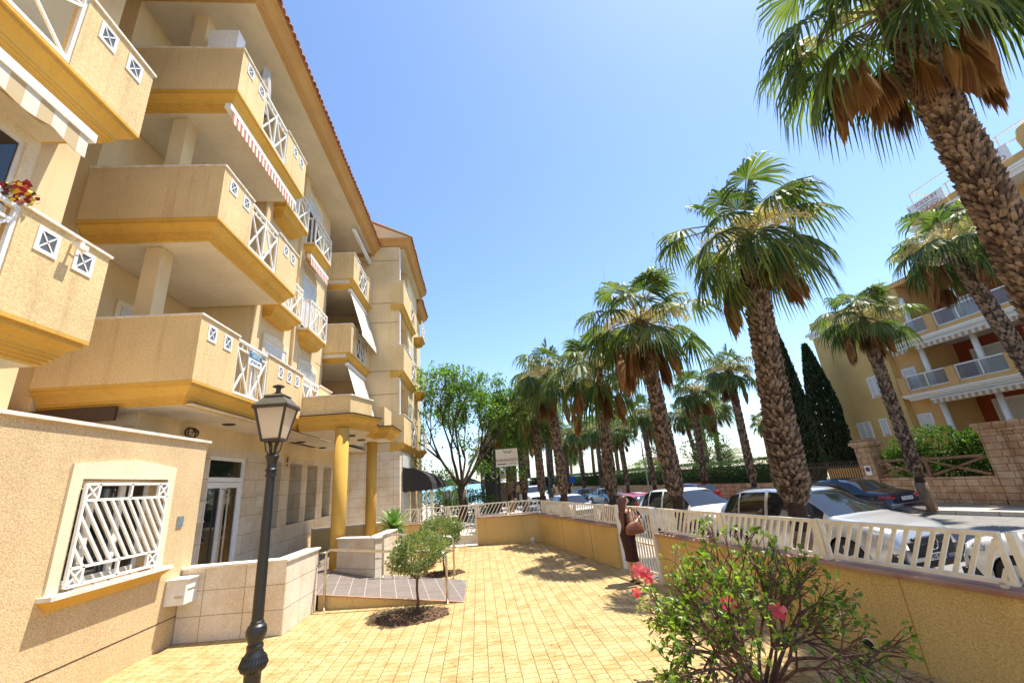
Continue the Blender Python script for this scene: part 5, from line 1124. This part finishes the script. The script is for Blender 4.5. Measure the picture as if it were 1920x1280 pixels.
# ---------------------------------------------------------------- cars
def cz(x, y): return (x, y, gz(y) + .002)
def interp(pl, x):
    if x <= pl[0][0]: return pl[0][1]
    for (a, u_), (b, v_) in zip(pl, pl[1:]):
        if x <= b: return u_ + (v_ - u_) * (x - a) / (b - a) if b > a else v_
    return pl[-1][1]
def smooth(pl, x, w_=.07): return sum(interp(pl, x + k * w_ / 3) for k in (-3, -2, -1, 0, 1, 2, 3)) / 7
def car(name, label, loc, yaw, spec, pm, front=True, group="cars parked along the street"):
    L, W, H = spec['L'], spec['W'], spec['H']; t_ = thing(name, label, "car", loc, yaw, group=group)
    top, belt = spec['top'], spec['belt']; xf, xr, Rw = spec['xf'], spec['xr'], spec['R']; sill = spec.get('sill', .26)
    N = 96; xs = [-L / 2 + L * i / N for i in range(N + 1)]
    plan = spec.get('plan', [(-L / 2, .80), (-L / 2 + .12, .90), (-L / 2 + .5, .985), (0, 1), (L / 2 - .6, .985), (L / 2 - .18, .88), (L / 2, .72)])
    ga, gb = spec['glass']      # x range of greenhouse base (rear screen base, windscreen base)
    ra, rb_ = spec['roofx']     # roof start and end
    body = MB(); glass = {}
    secs = []
    for x in xs:
        hw = W / 2 * smooth(plan, x, .08); zb = sill; arch = 0
        for xw in (xf, xr):
            dx = abs(x - xw)
            if dx < Rw * 1.17: zb = max(zb, Rw + math.sqrt(max(0, (Rw * 1.17) ** 2 - dx * dx)) * .98); arch = 1
        zt = smooth(top, x, .05); zl = min(smooth(belt, x), zt - .02); zb = min(zb, zl - .12)
        zm = max(zb + .05, (sill + zl) * .52)
        h = max(0, zt - zl); k = min(1, h / .35)
        hwt = hw * (.955 * (1 - k) + .74 * k)
        secs.append([(hw * (.955 if not arch else 1.0), zb), (hw * 1.0, zm), (hw * .995, zl - .09), (hw * .955, zl), (hw * .955 * (1 - .5 * k) + hwt * .5 * k, zl + h * .55 * k), (hwt, zl + h * .9), (hwt * .80, zl + h * .985), (hwt * .4, zt), (0, zt + .008)])
    m_ = len(secs[0]); ring = lambda i, s: [(xs[i], s * y, z) for y, z in secs[i]]
    pill = spec['pillars']
    def region(i, k):
        x = (xs[i] + xs[i + 1]) / 2
        if k in (3, 4):
            if ga + .25 < x < gb - .12 and (secs[i][5][1] - secs[i][3][1]) > .2 and all(abs(x - p) > .035 for p in pill): return 'side_window'
        if k >= 5 and x > rb_ + .04 and x < gb - .02: return 'windscreen'
        if k >= 5 and ga + .04 < x < ra - .04: return 'rear_window'
        return None
    for s in (1, -1):
        for i in range(N):
            A1 = ring(i, s); A2 = ring(i + 1, s)
            for k in range(m_ - 1):
                rg = region(i, k); q = [A1[k], A1[k + 1], A2[k + 1], A2[k]]; q = q if s > 0 else q[::-1]
                dst = body if rg is None else glass.setdefault(rg + ('L' if s > 0 and rg == 'side_window' else ''), MB()); dst.add(q[::-1], [(0, 1, 2, 3)])
    for i, s in ((0, 1), (N, -1)):
        q = [p for p in ring(i, 1)] + [p for p in ring(i, -1)][::-1][1:]; body.add(q, [tuple(range(len(q)))])
    def weld(o):
        bm_ = o.modifiers.new("weld", 'WELD'); bm_.merge_threshold = .001; return o
    b_ = weld(body.build("body", pm, t_, smooth=True))
    for kname, g in glass.items(): weld(g.build(kname.rstrip('L'), M['glass'], t_, smooth=True))
    for k_, xx_ in enumerate([gb - .42] + pill + [ga + .62]):
        for s in (1, -1):
            i_ = min(range(N + 1), key=lambda i: abs(xs[i] - xx_)); sc = secs[i_]; c = MB(); c.tube([(xs[i_], s * (sc[j][0] + .001), sc[j][1]) for j in (0, 1, 2, 3)], .006, 4); c.build("door_seam", M['black'], t_)
    MB().box(-L / 2 + .15, -W / 2 + .12, .2, L / 2 - .15, W / 2 - .12, .55).build("underbody", M['black'], t_)
    for xw in (xf, xr):
        for s in (1, -1):
            yw = s * (W / 2 - .13); wc = MB(); wc.tube([(xw, yw - .11, Rw), (xw, yw + .11, Rw)], Rw, 26); wo_ = wc.build("wheel", M['tyre'], t_, bevel=.02)
            rm = MB(); o_ = yw + s * .115
            rm.tube([(xw, o_ - s * .02, Rw), (xw, o_, Rw)], Rw * .68, 24, mi=0)
            for k in range(5):
                a = 2 * math.pi * k / 5 + .3; rm.beam((xw, o_ + s * .008, Rw), (xw + Rw * .64 * math.cos(a), o_ + s * .008, Rw + Rw * .64 * math.sin(a)), .06, .02, up=(0, 1, 0), mi=1)
            rm.build("rim", [M['black'], M['rim']], wo_)
            ar = MB(); n = 14; ar.tube([(xw + Rw * 1.17 * math.cos(math.pi * k / n), s * (W / 2 - .02), Rw + Rw * 1.15 * math.sin(math.pi * k / n)) for k in range(n + 1)], .022, 5); ar.build("wheel_arch", spec.get('archmat', pm), t_, smooth=True)
    # lamps, grille, plate, mirrors
    hwf = W / 2; xe = L / 2
    for s in (1, -1):
        c = MB(); z = spec.get('lampz', .72); pts = [(xe - .10, s * hwf * .55, z - .06), (xe - .42, s * hwf * .955, z + .02), (xe - .44, s * hwf * .95, z + .12), (xe - .14, s * hwf * .60, z + .07)]
        c.tube([Vector(pts[0]) * .5 + Vector(pts[3]) * .5, Vector(pts[1]) * .5 + Vector(pts[2]) * .5], [.075, .07], 10); c.build("headlight", M['lens'], t_, smooth=True)
        c = MB(); z = spec.get('tailz', .85); c.tube([(-xe + .06, s * hwf * .52, z), (-xe + .12, s * hwf * .78, z), (-xe + .30, s * hwf * .955, z + .02)], [.06, .075, .05], 8); c.build("tail_light", M['redlens'], t_, smooth=True)
        c = MB(); c.box(-.07, -.03, -.06, .07, .13, .05); o = c.build("wing_mirror", spec.get('mirror', pm), t_, bevel=.03); o.location = (gb - .42, s * (hwf + .02) if s > 0 else -hwf - .12, spec.get('mz', 1.02))
        c = MB(); c.tube([(ga + .45, s * hwf * .965, smooth(belt, 0) + .012), (gb - .3, s * hwf * .965, smooth(belt, .5) + .005)], .008, 5); c.build("chrome_trim", M['chrome'], t_)
        for x_ in (.35, -.6):
            c = MB(); c.box(x_, s * (hwf + .0) - .012, .88, x_ + .17, s * (hwf + .0) + .012, .91); c.build("door_handle", pm, t_)
    c = MB(); c.box(xe - .05, -.55, .42, xe + .012, .55, .70); c.box(xe - .07, -.75, .24, xe + .02, .75, .36); gr = c.build("grille", M['black'], t_, bevel=.02)
    for e_, nm, cc in ((xe + .03, "number_plate", .42), (-xe - .03, "number_plate", spec.get('rplate', .72))):
        c = MB(); c.box(e_ - .008, -.26, cc - .055, e_ + .008, .26, cc + .055); c.build(nm, M['white'], t_)
    return t_
SUV = dict(L=4.72, W=1.89, H=1.64, xf=1.42, xr=-1.45, R=.36, sill=.30, glass=(-2.15, 1.22), roofx=(-1.55, .28), pillars=[-.45, -1.35], mz=1.08, lampz=.74, tailz=.95, rplate=.8,
  top=[(-2.36, .62), (-2.34, .98), (-2.22, 1.10), (-1.75, 1.50), (-1.3, 1.60), (-.4, 1.635), (.2, 1.60), (.45, 1.52), (1.22, 1.08), (1.5, 1.05), (2.1, .93), (2.28, .84), (2.34, .66), (2.36, .5)],
  belt=[(-2.36, .60), (-2.2, .98), (-1.5, 1.05), (0, 1.0), (1.2, .97), (1.9, .86), (2.3, .72), (2.36, .48)])
HAT = dict(L=4.1, W=1.77, H=1.48, xf=1.25, xr=-1.3, R=.31, sill=.25, glass=(-1.95, 1.1), roofx=(-1.45, .2), pillars=[-.4], mz=.98, lampz=.66, tailz=.9, rplate=.62,
  top=[(-2.05, .55), (-2.03, .88), (-1.95, .98), (-1.6, 1.35), (-1.2, 1.44), (-.3, 1.48), (.15, 1.44), (.4, 1.36), (1.1, .96), (1.4, .92), (1.85, .80), (2.0, .68), (2.05, .45)],
  belt=[(-2.05, .52), (-1.95, .86), (-1.2, .93), (0, .90), (1.0, .86), (1.6, .76), (2.0, .60), (2.05, .42)])
SED = dict(L=4.9, W=1.82, H=1.43, xf=1.45, xr=-1.45, R=.33, sill=.24, glass=(-1.75, 1.15), roofx=(-.95, .15), pillars=[-.25], mz=.95, lampz=.62, tailz=.78, rplate=.74,
  top=[(-2.45, .5), (-2.42, .82), (-2.3, .93), (-1.72, 1.0), (-1.1, 1.33), (-.7, 1.41), (-.2, 1.43), (.1, 1.41), (.35, 1.34), (1.15, .95), (1.5, .92), (2.1, .80), (2.38, .66), (2.45, .42)],
  belt=[(-2.45, .48), (-2.3, .82), (-1.5, .90), (0, .88), (1.1, .86), (1.9, .74), (2.4, .56), (2.45, .38)])
YN = math.atan2(-.985, .17); YA = math.atan2(.985, -.17)   # nose towards the camera / away from it
RZ = -.12
suv = car("parked_car", "silver SUV with three-pointed star badge behind the near fence", cz(7.9, 10.3), YN, dict(SUV, mirror=M['black']), M['psilver'])
c = MB(); c.box(2.30, -.42, .50, 2.375, .42, .76); c.build("radiator_grille", M['black'], suv, bevel=.03)
c = MB(); n = 24; c.tube([(2.40, .105 * math.cos(2 * math.pi * k / n), .64 + .105 * math.sin(2 * math.pi * k / n)) for k in range(n + 1)], .011, 6)
for k in range(3):
    a = math.pi / 2 + 2 * math.pi * k / 3; c.beam((2.40, 0, .64), (2.40, .1 * math.cos(a), .64 + .1 * math.sin(a)), .018, .012, up=(1, 0, 0))
c.beam((2.39, -.40, .64), (2.39, -.12, .64), .02, .012, up=(1, 0, 0)); c.beam((2.39, .12, .64), (2.39, .40, .64), .02, .012, up=(1, 0, 0)); c.build("star_badge", M['chrome'], suv)
c = MB(); c.box(2.405, .22, .365, 2.409, .26, .475); c.build("plate_band", mat("plate_blue", (.01, .04, .35)), suv)
text("8145 NRZ", .115, M['black'], suv, (2.402, -.02, .42), (rad(90), 0, rad(90)), "plate_lettering")
for s in (1, -1): c = MB(); c.box(2.2, min(s * .52, s * .86), .30, 2.33, max(s * .52, s * .86), .50); c.build("air_intake", M['black'], suv, bevel=.03)
for s in (1, -1): c = MB(); c.tube([(2.33, s * .5, .50), (2.30, s * .82, .47), (2.27, s * .84, .36), (2.32, s * .55, .29), (2.34, s * .48, .33), (2.33, s * .5, .50)], .012, 6); c.build("intake_trim", M['chrome'], suv)
c = MB(); c.tube([(-1.5, .62, 1.62), (-1.3, .64, 1.66), (.1, .64, 1.66), (.3, .62, 1.60)], .016, 6); c.tube([(-1.5, -.62, 1.62), (-1.3, -.64, 1.66), (.1, -.64, 1.66), (.3, -.62, 1.60)], .016, 6); c.build("roof_rail", M['black'], suv)
car("parked_car", "white SUV with bright windscreen parked behind the silver SUV", cz(7.55, 15.7), YN, SUV, M['pwhite'])
car("parked_car", "red hatchback seen from behind, next to the woman", cz(7.15, 20.9), YA, HAT, M['pred'])
car("parked_car", "white hatchback behind the far end of the side fence", cz(5.5, 26.9), YN, HAT, M['pwhite'])
car("parked_car", "white car nose at the right edge behind the fence", cz(9.2, 5.5), YA, dict(HAT, mirror=M['black']), M['pwhite'])
sed = car("parked_car", "navy blue saloon parked across the street, tail towards us", cz(14.35, 16.9), YA, SED, M['pnavy'])
text("M 4410 XG", .09, M['black'], sed, (-2.49, 0, .74), (rad(90), 0, rad(-90)), "plate_lettering"); c = MB(); c.box(-2.49, -.8, .56, -2.46, .8, .585); c.build("bumper_trim", M['chrome'], sed)
car("parked_car", "bright red car across the street, roof showing over the white SUV", cz(13.6, 28.0), YA, HAT, M['pred'])
car("parked_car", "pale blue car parked across the street beside the street light", cz(11.2, 38.5), YN, SED, M['pblue'])
car("parked_car", "dark grey car parked across the street before the hedge end", cz(10.6, 44), YN, HAT, M['pdark'])
car("parked_car", "distant white car seen between the palms over the far fence", (4.3, 35.5, -.003), rad(-85), HAT, M['pwhite'])
v = thing("parked_van", "dark green van with bright windscreen far behind the cross fence", "van", (5.2, 42, -.003), rad(-80))
c = MB(); c.xprism([(-1.0, .3), (1.0, .3), (1.02, 1.0), (.9, 2.1), (-.9, 2.1), (-1.02, 1.0)], -2.4, 2.0); c.build("body", mat("dark_green_paint", (.02, .05, .045), rough=.3), v, bevel=.06)
c = MB(); c.box(2.0, -.8, 1.2, 2.02, .8, 1.95); c.build("windscreen", M['glass'], v)
for x_ in (1.3, -1.5):
    for y_ in (-.9, .9): c = MB(); c.tube([(x_, y_ - .12, .34), (x_, y_ + .12, .34)], .34, 18); c.build("wheel", M['tyre'], v)
# ---------------------------------------------------------------- street furniture, signs, kiosk, shop awning
p = thing("street_light", "tall grey street light column rising among the near palms", "street light", (11.7, 39.9, gz(40) + .14)) ; c = MB(); c.lathe((0, 0, 0), [(.14, 0), (.14, .6), (.10, .65), (.06, 8.4)], 12); c.tube([(0, 0, 8.3), (-.5, -.1, 8.7), (-1.1, -.2, 8.75)], .04, 8); c.build("column", mat("galvanised_grey", (.30, .30, .29), rough=.5), p)
c = MB(); c.box(-1.6, -.3, 8.68, -1.05, -.1, 8.8); c.build("lamp_head", M['steel'], p)
p = thing("street_light", "thinner grey post across the street above the red hatchback", "street light", (13.2, 33.8, gz(33) + .14)); c = MB(); c.lathe((0, 0, 0), [(.07, 0), (.04, 4.6)], 10); c.tube([(0, 0, 4.6), (-.3, 0, 4.8)], .03, 6); c.build("column", mat("galvanised_grey2", (.30, .30, .29), rough=.5), p); c = MB(); c.box(-.55, -.1, 4.76, -.25, .1, 4.84); c.build("lamp_head", M['steel'], p)
p = thing("street_sign", "small blue traffic sign on a post at the far end of the hedge", "traffic sign", (10.6, 49.5, gz(49) + .14)); c = MB(); c.tube([(0, 0, 0), (0, 0, 2.6)], .04, 8); c.build("pole", M['steel'], p); c = MB(); c.box(-.35, -.05, 1.9, .35, -.03, 2.6); c.build("plate", mat("traffic_sign_blue", (.03, .12, .4)), p)
sp = thing("name_sign", "cream sign reading MARINASOL hanging beside the street tree crown", "sign", (1.52, 22.6, -.004)); sp.scale = (.79,) * 3; c = MB(); c.box(-.70, -.06, 3.55, .70, .06, 4.60); c.build("board", mat("cream_sign_board", (.70, .62, .50)), sp); c = MB(); c.box(-.74, -.07, 3.50, .74, .07, 3.549); c.box(.701, -.07, 3.55, .74, .07, 4.62); c.build("edge", M['white'], sp)
MB().tube([(-.80, 0, 0), (-.80, 0, 4.7)], .05, 8).build("post", M['black'], sp); MB().beam((-.80, 0, 4.5), (-.68, 0, 4.5), .05).build("bracket", M['black'], sp)
text("MARINASOL", .285, M['rust'], sp, (0, -.065, 3.88), (rad(90), 0, 0), ext=.004); MB().box(-.62, -.066, 3.62, -.05, -.061, 3.68).box(.0, -.066, 3.64, .62, -.061, 3.66).build("underline", M['rust'], sp)
c = MB(); c.tube([(-.2, -.065, 4.5), (-.05, -.065, 4.35), (.1, -.065, 4.45), (.2, -.065, 4.3), (.35, -.065, 4.5)], .025, 6); c.build("emblem", M['rust'], sp)
tt = thing("totem_sign", "tall black totem sign with white letters under the street tree", "sign", (1.0, 31.5, 0)); c = MB(); c.box(-.55, -.2, 0, .55, .2, 4.5); c.build("panel", M['black'], tt, bevel=.03); text("O", .7, M['white'], tt, (.15, -.205, 2.45), (rad(90), 0, 0)); text("H", .4, M['white'], tt, (.15, -.205, 3.55), (rad(90), 0, 0)); text("E", .4, M['white'], tt, (.15, -.205, 4.05), (rad(90), 0, 0))
kk = thing("kiosk", "small beige kiosk with pitched canvas roof left of the sea palms", "kiosk", (2.6, 38.2, 0)); c = MB(); c.box(-1.3, -.8, 0, 1.3, .8, 1.9); c.build("counter", mat("kiosk_wood", (.09, .06, .045), (.14, .09, .06), 6, .8), kk)
c = MB(); c.add([(-1.9, -1.2, 1.9), (1.9, -1.2, 1.9), (1.9, 1.2, 1.9), (-1.9, 1.2, 1.9), (-.2, 0, 3.0)], [(0, 1, 4), (1, 2, 4), (2, 3, 4), (3, 0, 4), (3, 2, 1, 0)]); c.build("roof", M['canvas_w'], kk)
c = MB(); c.box(-1.0, -.82, 2.0, .1, -.801 - .02, 2.5); c.box(-.2, -.83, 1.0, 1.0, -.81, 1.6); c.build("sign_board", mat("ochre_board", (.5, .34, .14)), kk)
sl_ = thing("sail_shade", "pale triangular sail shade behind the kiosk", "shade sail", (1.9, 41, 0)); c = MB(); c.add([(-1.6, 0, 2.3), (1.3, .3, 5.4), (1.1, -.6, 2.5)], [(0, 1, 2)]); o = c.build("sail", M['canvas_w'], sl_); s_ = o.modifiers.new("t", 'SOLIDIFY'); s_.thickness = .02; MB().tube([(1.35, .3, 0), (1.35, .3, 5.5)], .05, 6).build("mast", M['white'], sl_)
aw_ = thing("dome_awning", "black rounded canvas awning over the shop front at the end of the block", "awning", (-3.4, 20.3, 0)); c = MB(); prof = [(0, 3.0), (.5, 2.95), (.85, 2.8), (1.15, 2.55), (1.3, 2.25), (1.32, 2.05)]; ycuts = [0, .12, .35, 2.2, 2.45, 2.6]
c.add([(x, y, z) for y in (0, 2.4) for x, z in prof] + [(0, 0, 2.05), (0, 2.4, 2.05)], [(i, i + 1, i + 7, i + 6) for i in range(5)] + [(0, 12, 5, 4, 3, 2, 1), (6, 7, 8, 9, 10, 11, 13)])
for k in range(12):
    pass
o = c.build("canvas", M['canvas_b'], aw_, smooth=False)
c = MB(); nn = 30
for i in range(nn): a = 2.4 * i / nn; b = 2.4 * (i + 1) / nn; f = lambda y: 1.98 - .05 * abs(math.sin(math.pi * y / .3)); c.add([(1.325, a, 2.05), (1.325, b, 2.05), (1.325, b, f(b)), (1.325, a, f(a))], [(0, 1, 2, 3)])
for i in range(14): a = 1.32 * i / 14; b = 1.32 * (i + 1) / 14; f = lambda y: 1.98 - .05 * abs(math.sin(math.pi * y / .3)); c.add([(a, -.005, 2.05), (b, -.005, 2.05), (b, -.005, f(b)), (a, -.005, f(a))], [(0, 1, 2, 3)])
c.build("valance", M['canvas_b'], aw_)
aw2 = thing("dome_awning", "second black rounded canvas awning, the farther one past the shop front", "awning", (-3.55, 23.4, 0)); c = MB(); c.add([(x * 1.25, y, z - .05) for y in (0, 2.6) for x, z in prof] + [(0, 0, 2.0), (0, 2.6, 2.0)], [(i, i + 1, i + 7, i + 6) for i in range(5)] + [(0, 12, 5, 4, 3, 2, 1), (6, 7, 8, 9, 10, 11, 13)]); c.build("canvas", M['canvas_b'], aw2)
for i, (x_, y_, w_, lb) in enumerate(((-2.6, 22.4, .09, "slim white post under the black awning, the left one"), (-2.36, 22.6, .14, "thicker white post under the black awning, the right one"))):
    c = MB(); c.box(-w_ / 2, -w_ / 2, 0, w_ / 2, w_ / 2, 2.0); tag(c.build("awning_post", M['offwhite'], loc=(x_, y_, -.004)), lb, "post")
# cafe clutter and plaza furniture, far
R.seed(91)
for i, (x_, y_, lb) in enumerate(((-1.9, 34, "dark cafe parasol nearest the shop awning"), (-1.0, 37.5, "dark cafe parasol left of the street tree trunk, the farther one"))):
    u = thing("cafe_parasol", lb, "parasol", (x_, y_, 0), group="cafe parasols"); c = MB(); c.lathe((0, 0, 0), [(.25, 0), (.25, .06), (.03, .07), (.03, 2.3)], 10); c.build("pole", M['steel'], u); c = MB(); c.lathe((0, 0, 2.0), [(1.35, 0), (1.37, .03), (.7, .35), (.05, .6)], 8); c.build("canopy", M['canvas_b'], u)
for i, (x_, y_, lb) in enumerate(((-2.2, 30.8, "white advertising board behind the black awning posts"), (-1.55, 31.5, "second white advertising board nearer the street tree"))):
    u = thing("notice_board", lb, "notice board", (x_, y_, 0)); MB().box(-.3, -.03, .5, .3, .03, 1.7).build("panel", M['white'], u); MB().box(-.04, -.03, 0, .04, .03, .5).build("post", M['black'], u)
def chair_(x, y, rz, lb):
    u = thing("cafe_chair", lb, "chair", (x, y, 0), rz, group="cafe chairs beyond the end gate"); MB().box(-.22, -.22, .43, .22, .22, .47).build("seat", M['wood'], u); MB().box(-.22, .2, .5, .22, .23, .9).build("backrest", M['wood'], u)
    for a, b in ((-.2, -.2), (.2, -.2), (.2, .2), (-.2, .2)): MB().box(a - .015, b - .015, 0, a + .015, b + .015, .43).build("leg", M['black'], u)
chair_(-2.6, 29, .5, "brown cafe chair left of the tree, beyond the gate"); chair_(-1.9, 28.2, 2.5, "brown cafe chair right of the other one beyond the gate"); chair_(.6, 33, 1.2, "brown cafe chair beside the totem sign")
# low sea wall / promenade hedge
bush("shrub", "line of dark shrubs along the promenade before the sea", -4.5, 52, 0, 7, 1, .7, 2500, .25, M['hedge'], "shrub", 95, lump=.1)
for i in range(9):
    x_ = -6 + i * 2.6; c = MB(); c.lathe((0, 0, 0), [(.05, 0), (.05, .9), (.08, .92), (.05, 1.0)], 8); tag(c.build("promenade_bollard", M['rust'], loc=(x_, 58, 0)), "dark bollard on the sea promenade", "bollard", group="bollards on the sea promenade")
# ---------------------------------------------------------------- the woman at the side gate
PX, PY = 2.92, 9.0
pe = thing("person", "woman with long dark hair in a dark maroon dress looking at her phone", "person", (PX, PY, .0), rad(14)); pe.scale = (.97,) * 3
V = []; E_ = []; RD = []
def node(p, r, par=None):
    V.append(p); RD.append(r); i = len(V) - 1
    if par is not None: E_.append((par, i))
    return i
root = node((0, 0, .90), (.13, .11)); ch = node((-.01, 0, 1.06), (.10, .085), root); c2 = node((-.01, 0, 1.20), (.125, .095), ch); c3 = node((-.005, 0, 1.33), (.12, .07), c2); nk = node((.005, 0, 1.395), (.045, .045), c3); n2 = node((.03, 0, 1.45), (.042, .042), nk); hd = node((.045, 0, 1.51), (.072, .066), n2); h2 = node((.05, 0, 1.57), (.078, .07), hd); node((.04, 0, 1.61), (.055, .05), h2)
jaw = node((.085, 0, 1.475), (.035, .034), hd)
for s in (1, -1):
    hp = node((.0, s * .085, .86), (.09, .085), root); kn = node((.03, s * .09, .48), (.055, .055), hp); cf = node((.005, s * .09, .32), (.052, .05), kn); an = node((.0, s * .09, .09), (.033, .033), cf); hl = node((.04, s * .095, .045), (.036, .03), an); node((.14, s * .105, .025), (.032, .02), hl)
    sh = node((-.005, s * .155, 1.325), (.048, .045), c3); up = node((.005, s * .185, 1.19), (.040, .038), sh); el = node((.03, s * .19, 1.07), (.034, .032), up); fa = node((.14, s * .14, 1.11), (.030, .027), el); wr = node((.235, s * .085, 1.16), (.020, .018), fa); pm_ = node((.285, s * .06, 1.19), (.026, .014), wr)
    for k in range(4):
        b0 = node((.325 - .004 * k, s * (.045 - .0), 1.215 - .018 * k), (.0085, .0085), pm_); b1 = node((.348 - .005 * k, s * .025, 1.222 - .018 * k), (.0078, .0078), b0); node((.352 - .006 * k, s * .006, 1.224 - .018 * k), (.0065, .0065), b1)
    t1 = node((.275, s * .040, 1.215), (.0095, .0095), wr); node((.295, s * .022, 1.238), (.0085, .0085), t1)
me = bpy.data.meshes.new("body"); me.from_pydata(V, E_, []); me.materials.append(M['skin']); bo = bpy.data.objects.new("body", me); S.collection.objects.link(bo); bo.parent = pe
sm = bo.modifiers.new("skin", 'SKIN'); sm.use_smooth_shade = True; sm.branch_smoothing = .3
for i, sv in enumerate(me.skin_vertices[0].data): sv.radius = RD[i]; sv.use_root = (i == root)
sb = bo.modifiers.new("sub", 'SUBSURF'); sb.levels = 2; sb.render_levels = 2
def loft(secs, n=24, wob=0):
    mb = MB(); vs = []
    for j, (cx, cy, z, rx, ry) in enumerate(secs):
        for k in range(n):
            a = 2 * math.pi * k / n; w_ = 1 + wob * math.sin(a * 7 + j * .4) * (j / len(secs)); vs.append((cx + rx * w_ * math.cos(a), cy + ry * w_ * math.sin(a), z))
    fs = [(i * n + k, i * n + (k + 1) % n, (i + 1) * n + (k + 1) % n, (i + 1) * n + k) for i in range(len(secs) - 1) for k in range(n)]
    fs.append(tuple(range(n))); mb.add(vs, fs); return mb
loft([(-.005, 0, 1.345, .075, .12), (-.005, 0, 1.30, .115, .165), (0, 0, 1.2, .128, .16), (0, 0, 1.08, .098, .125), (0, 0, 1.0, .11, .14), (-.01, 0, .88, .145, .18), (0, 0, .7, .125, .165), (.01, 0, .55, .115, .16), (.015, 0, .44, .12, .16), (.015, 0, .40, .125, .162)][::1], wob=.07).build("dress", M['dress'], pe, smooth=True)
hr = loft([(.02, 0, 1.655, .03, .03), (.015, 0, 1.64, .07, .068), (.0, 0, 1.60, .092, .088), (-.025, 0, 1.54, .085, .095), (-.045, 0, 1.47, .07, .095), (-.065, -.02, 1.38, .058, .10), (-.095, -.035, 1.25, .048, .085), (-.105, -.045, 1.14, .042, .075), (-.11, -.05, 1.06, .028, .05), (-.11, -.05, 1.0, .008, .02)], wob=.12); hr.build("hair", M['hair'], pe, smooth=True)
c = MB(); c.box(.105, -.012, 1.505, .142, .012, 1.535); c.build("nose", M['skin'], pe, bevel=.008)
for s in (1, -1):
    c = MB(); c.lathe((.112, s * .03, 1.552), [(.004, -.01), (.011, 0), (.004, .01)], 10); c.build("eye", M['dark'], pe)
    c = MB(); c.prism([(-.04, s * .095 - .035), (.17, s * .105 - .03), (.19, s * .105), (.17, s * .105 + .03), (-.04, s * .095 + .035)], .0, .028); c.build("shoe", M['black'], pe, bevel=.008)
c = MB(); c.box(.118, -.02, 1.482, .128, .02, 1.492); c.build("mouth", mat("lips", (.35, .09, .08)), pe)
ca, sa = math.cos(rad(14)), math.sin(rad(14)); wl = lambda x, y, z: (PX + x * ca - y * sa, PY + x * sa + y * ca, z)
ph = MB(); ph.box(-.005, -.037, -.075, .005, .037, .075, M=Matrix.Rotation(rad(-25), 4, 'Y')); tag(ph.build("smartphone", M['black'], loc=wl(.335, 0, 1.20)), "black smartphone held up in the woman's hands", "phone"); S.collection.objects["smartphone"].rotation_euler = (0, 0, rad(14))
bgm = thing("shoulder_bag", "tan leather shoulder bag hanging at the woman's hip", "bag", wl(.03, -.235, .93), rad(14))
c = MB(); n = 10; vs = []
for x, w_, zt_, zb_ in ((-.20, .02, .10, -.03), (-.19, .05, .13, -.05), (-.1, .06, .18, -.06), (0, .065, .20, -.06), (.1, .06, .17, -.06), (.18, .05, .10, -.05), (.20, .02, .06, -.03)):
    vs += [(x, -w_ * .8, zb_), (x, -w_, (zb_ + zt_) * .4), (x, -w_ * .35, zt_), (x, w_ * .35, zt_), (x, w_, (zb_ + zt_) * .4), (x, w_ * .8, zb_)]
c.add(vs, [(i * 6 + k, i * 6 + (k + 1) % 6, (i + 1) * 6 + (k + 1) % 6, (i + 1) * 6 + k) for i in range(6) for k in range(6)] + [(5, 4, 3, 2, 1, 0), tuple(36 + k for k in range(6))])
o = c.build("pouch", M['leather'], bgm, smooth=True, bevel=.0); s_ = o.modifiers.new("s", 'SUBSURF'); s_.levels = 1; s_.render_levels = 1
c = MB(); c.tube([(-.15, -.01, .13), (-.12, .02, .28), (-.06, .045, .42), (0, .055, .455), (.05, .045, .40), (.12, .02, .26), (.15, -.01, .12)], .011, 6); c.tube([(-.13, .01, .14), (-.08, .03, .26), (-.04, .05, .42), (0, .06, .45)], .010, 6); c.build("strap", M['leather'], bgm, smooth=True)
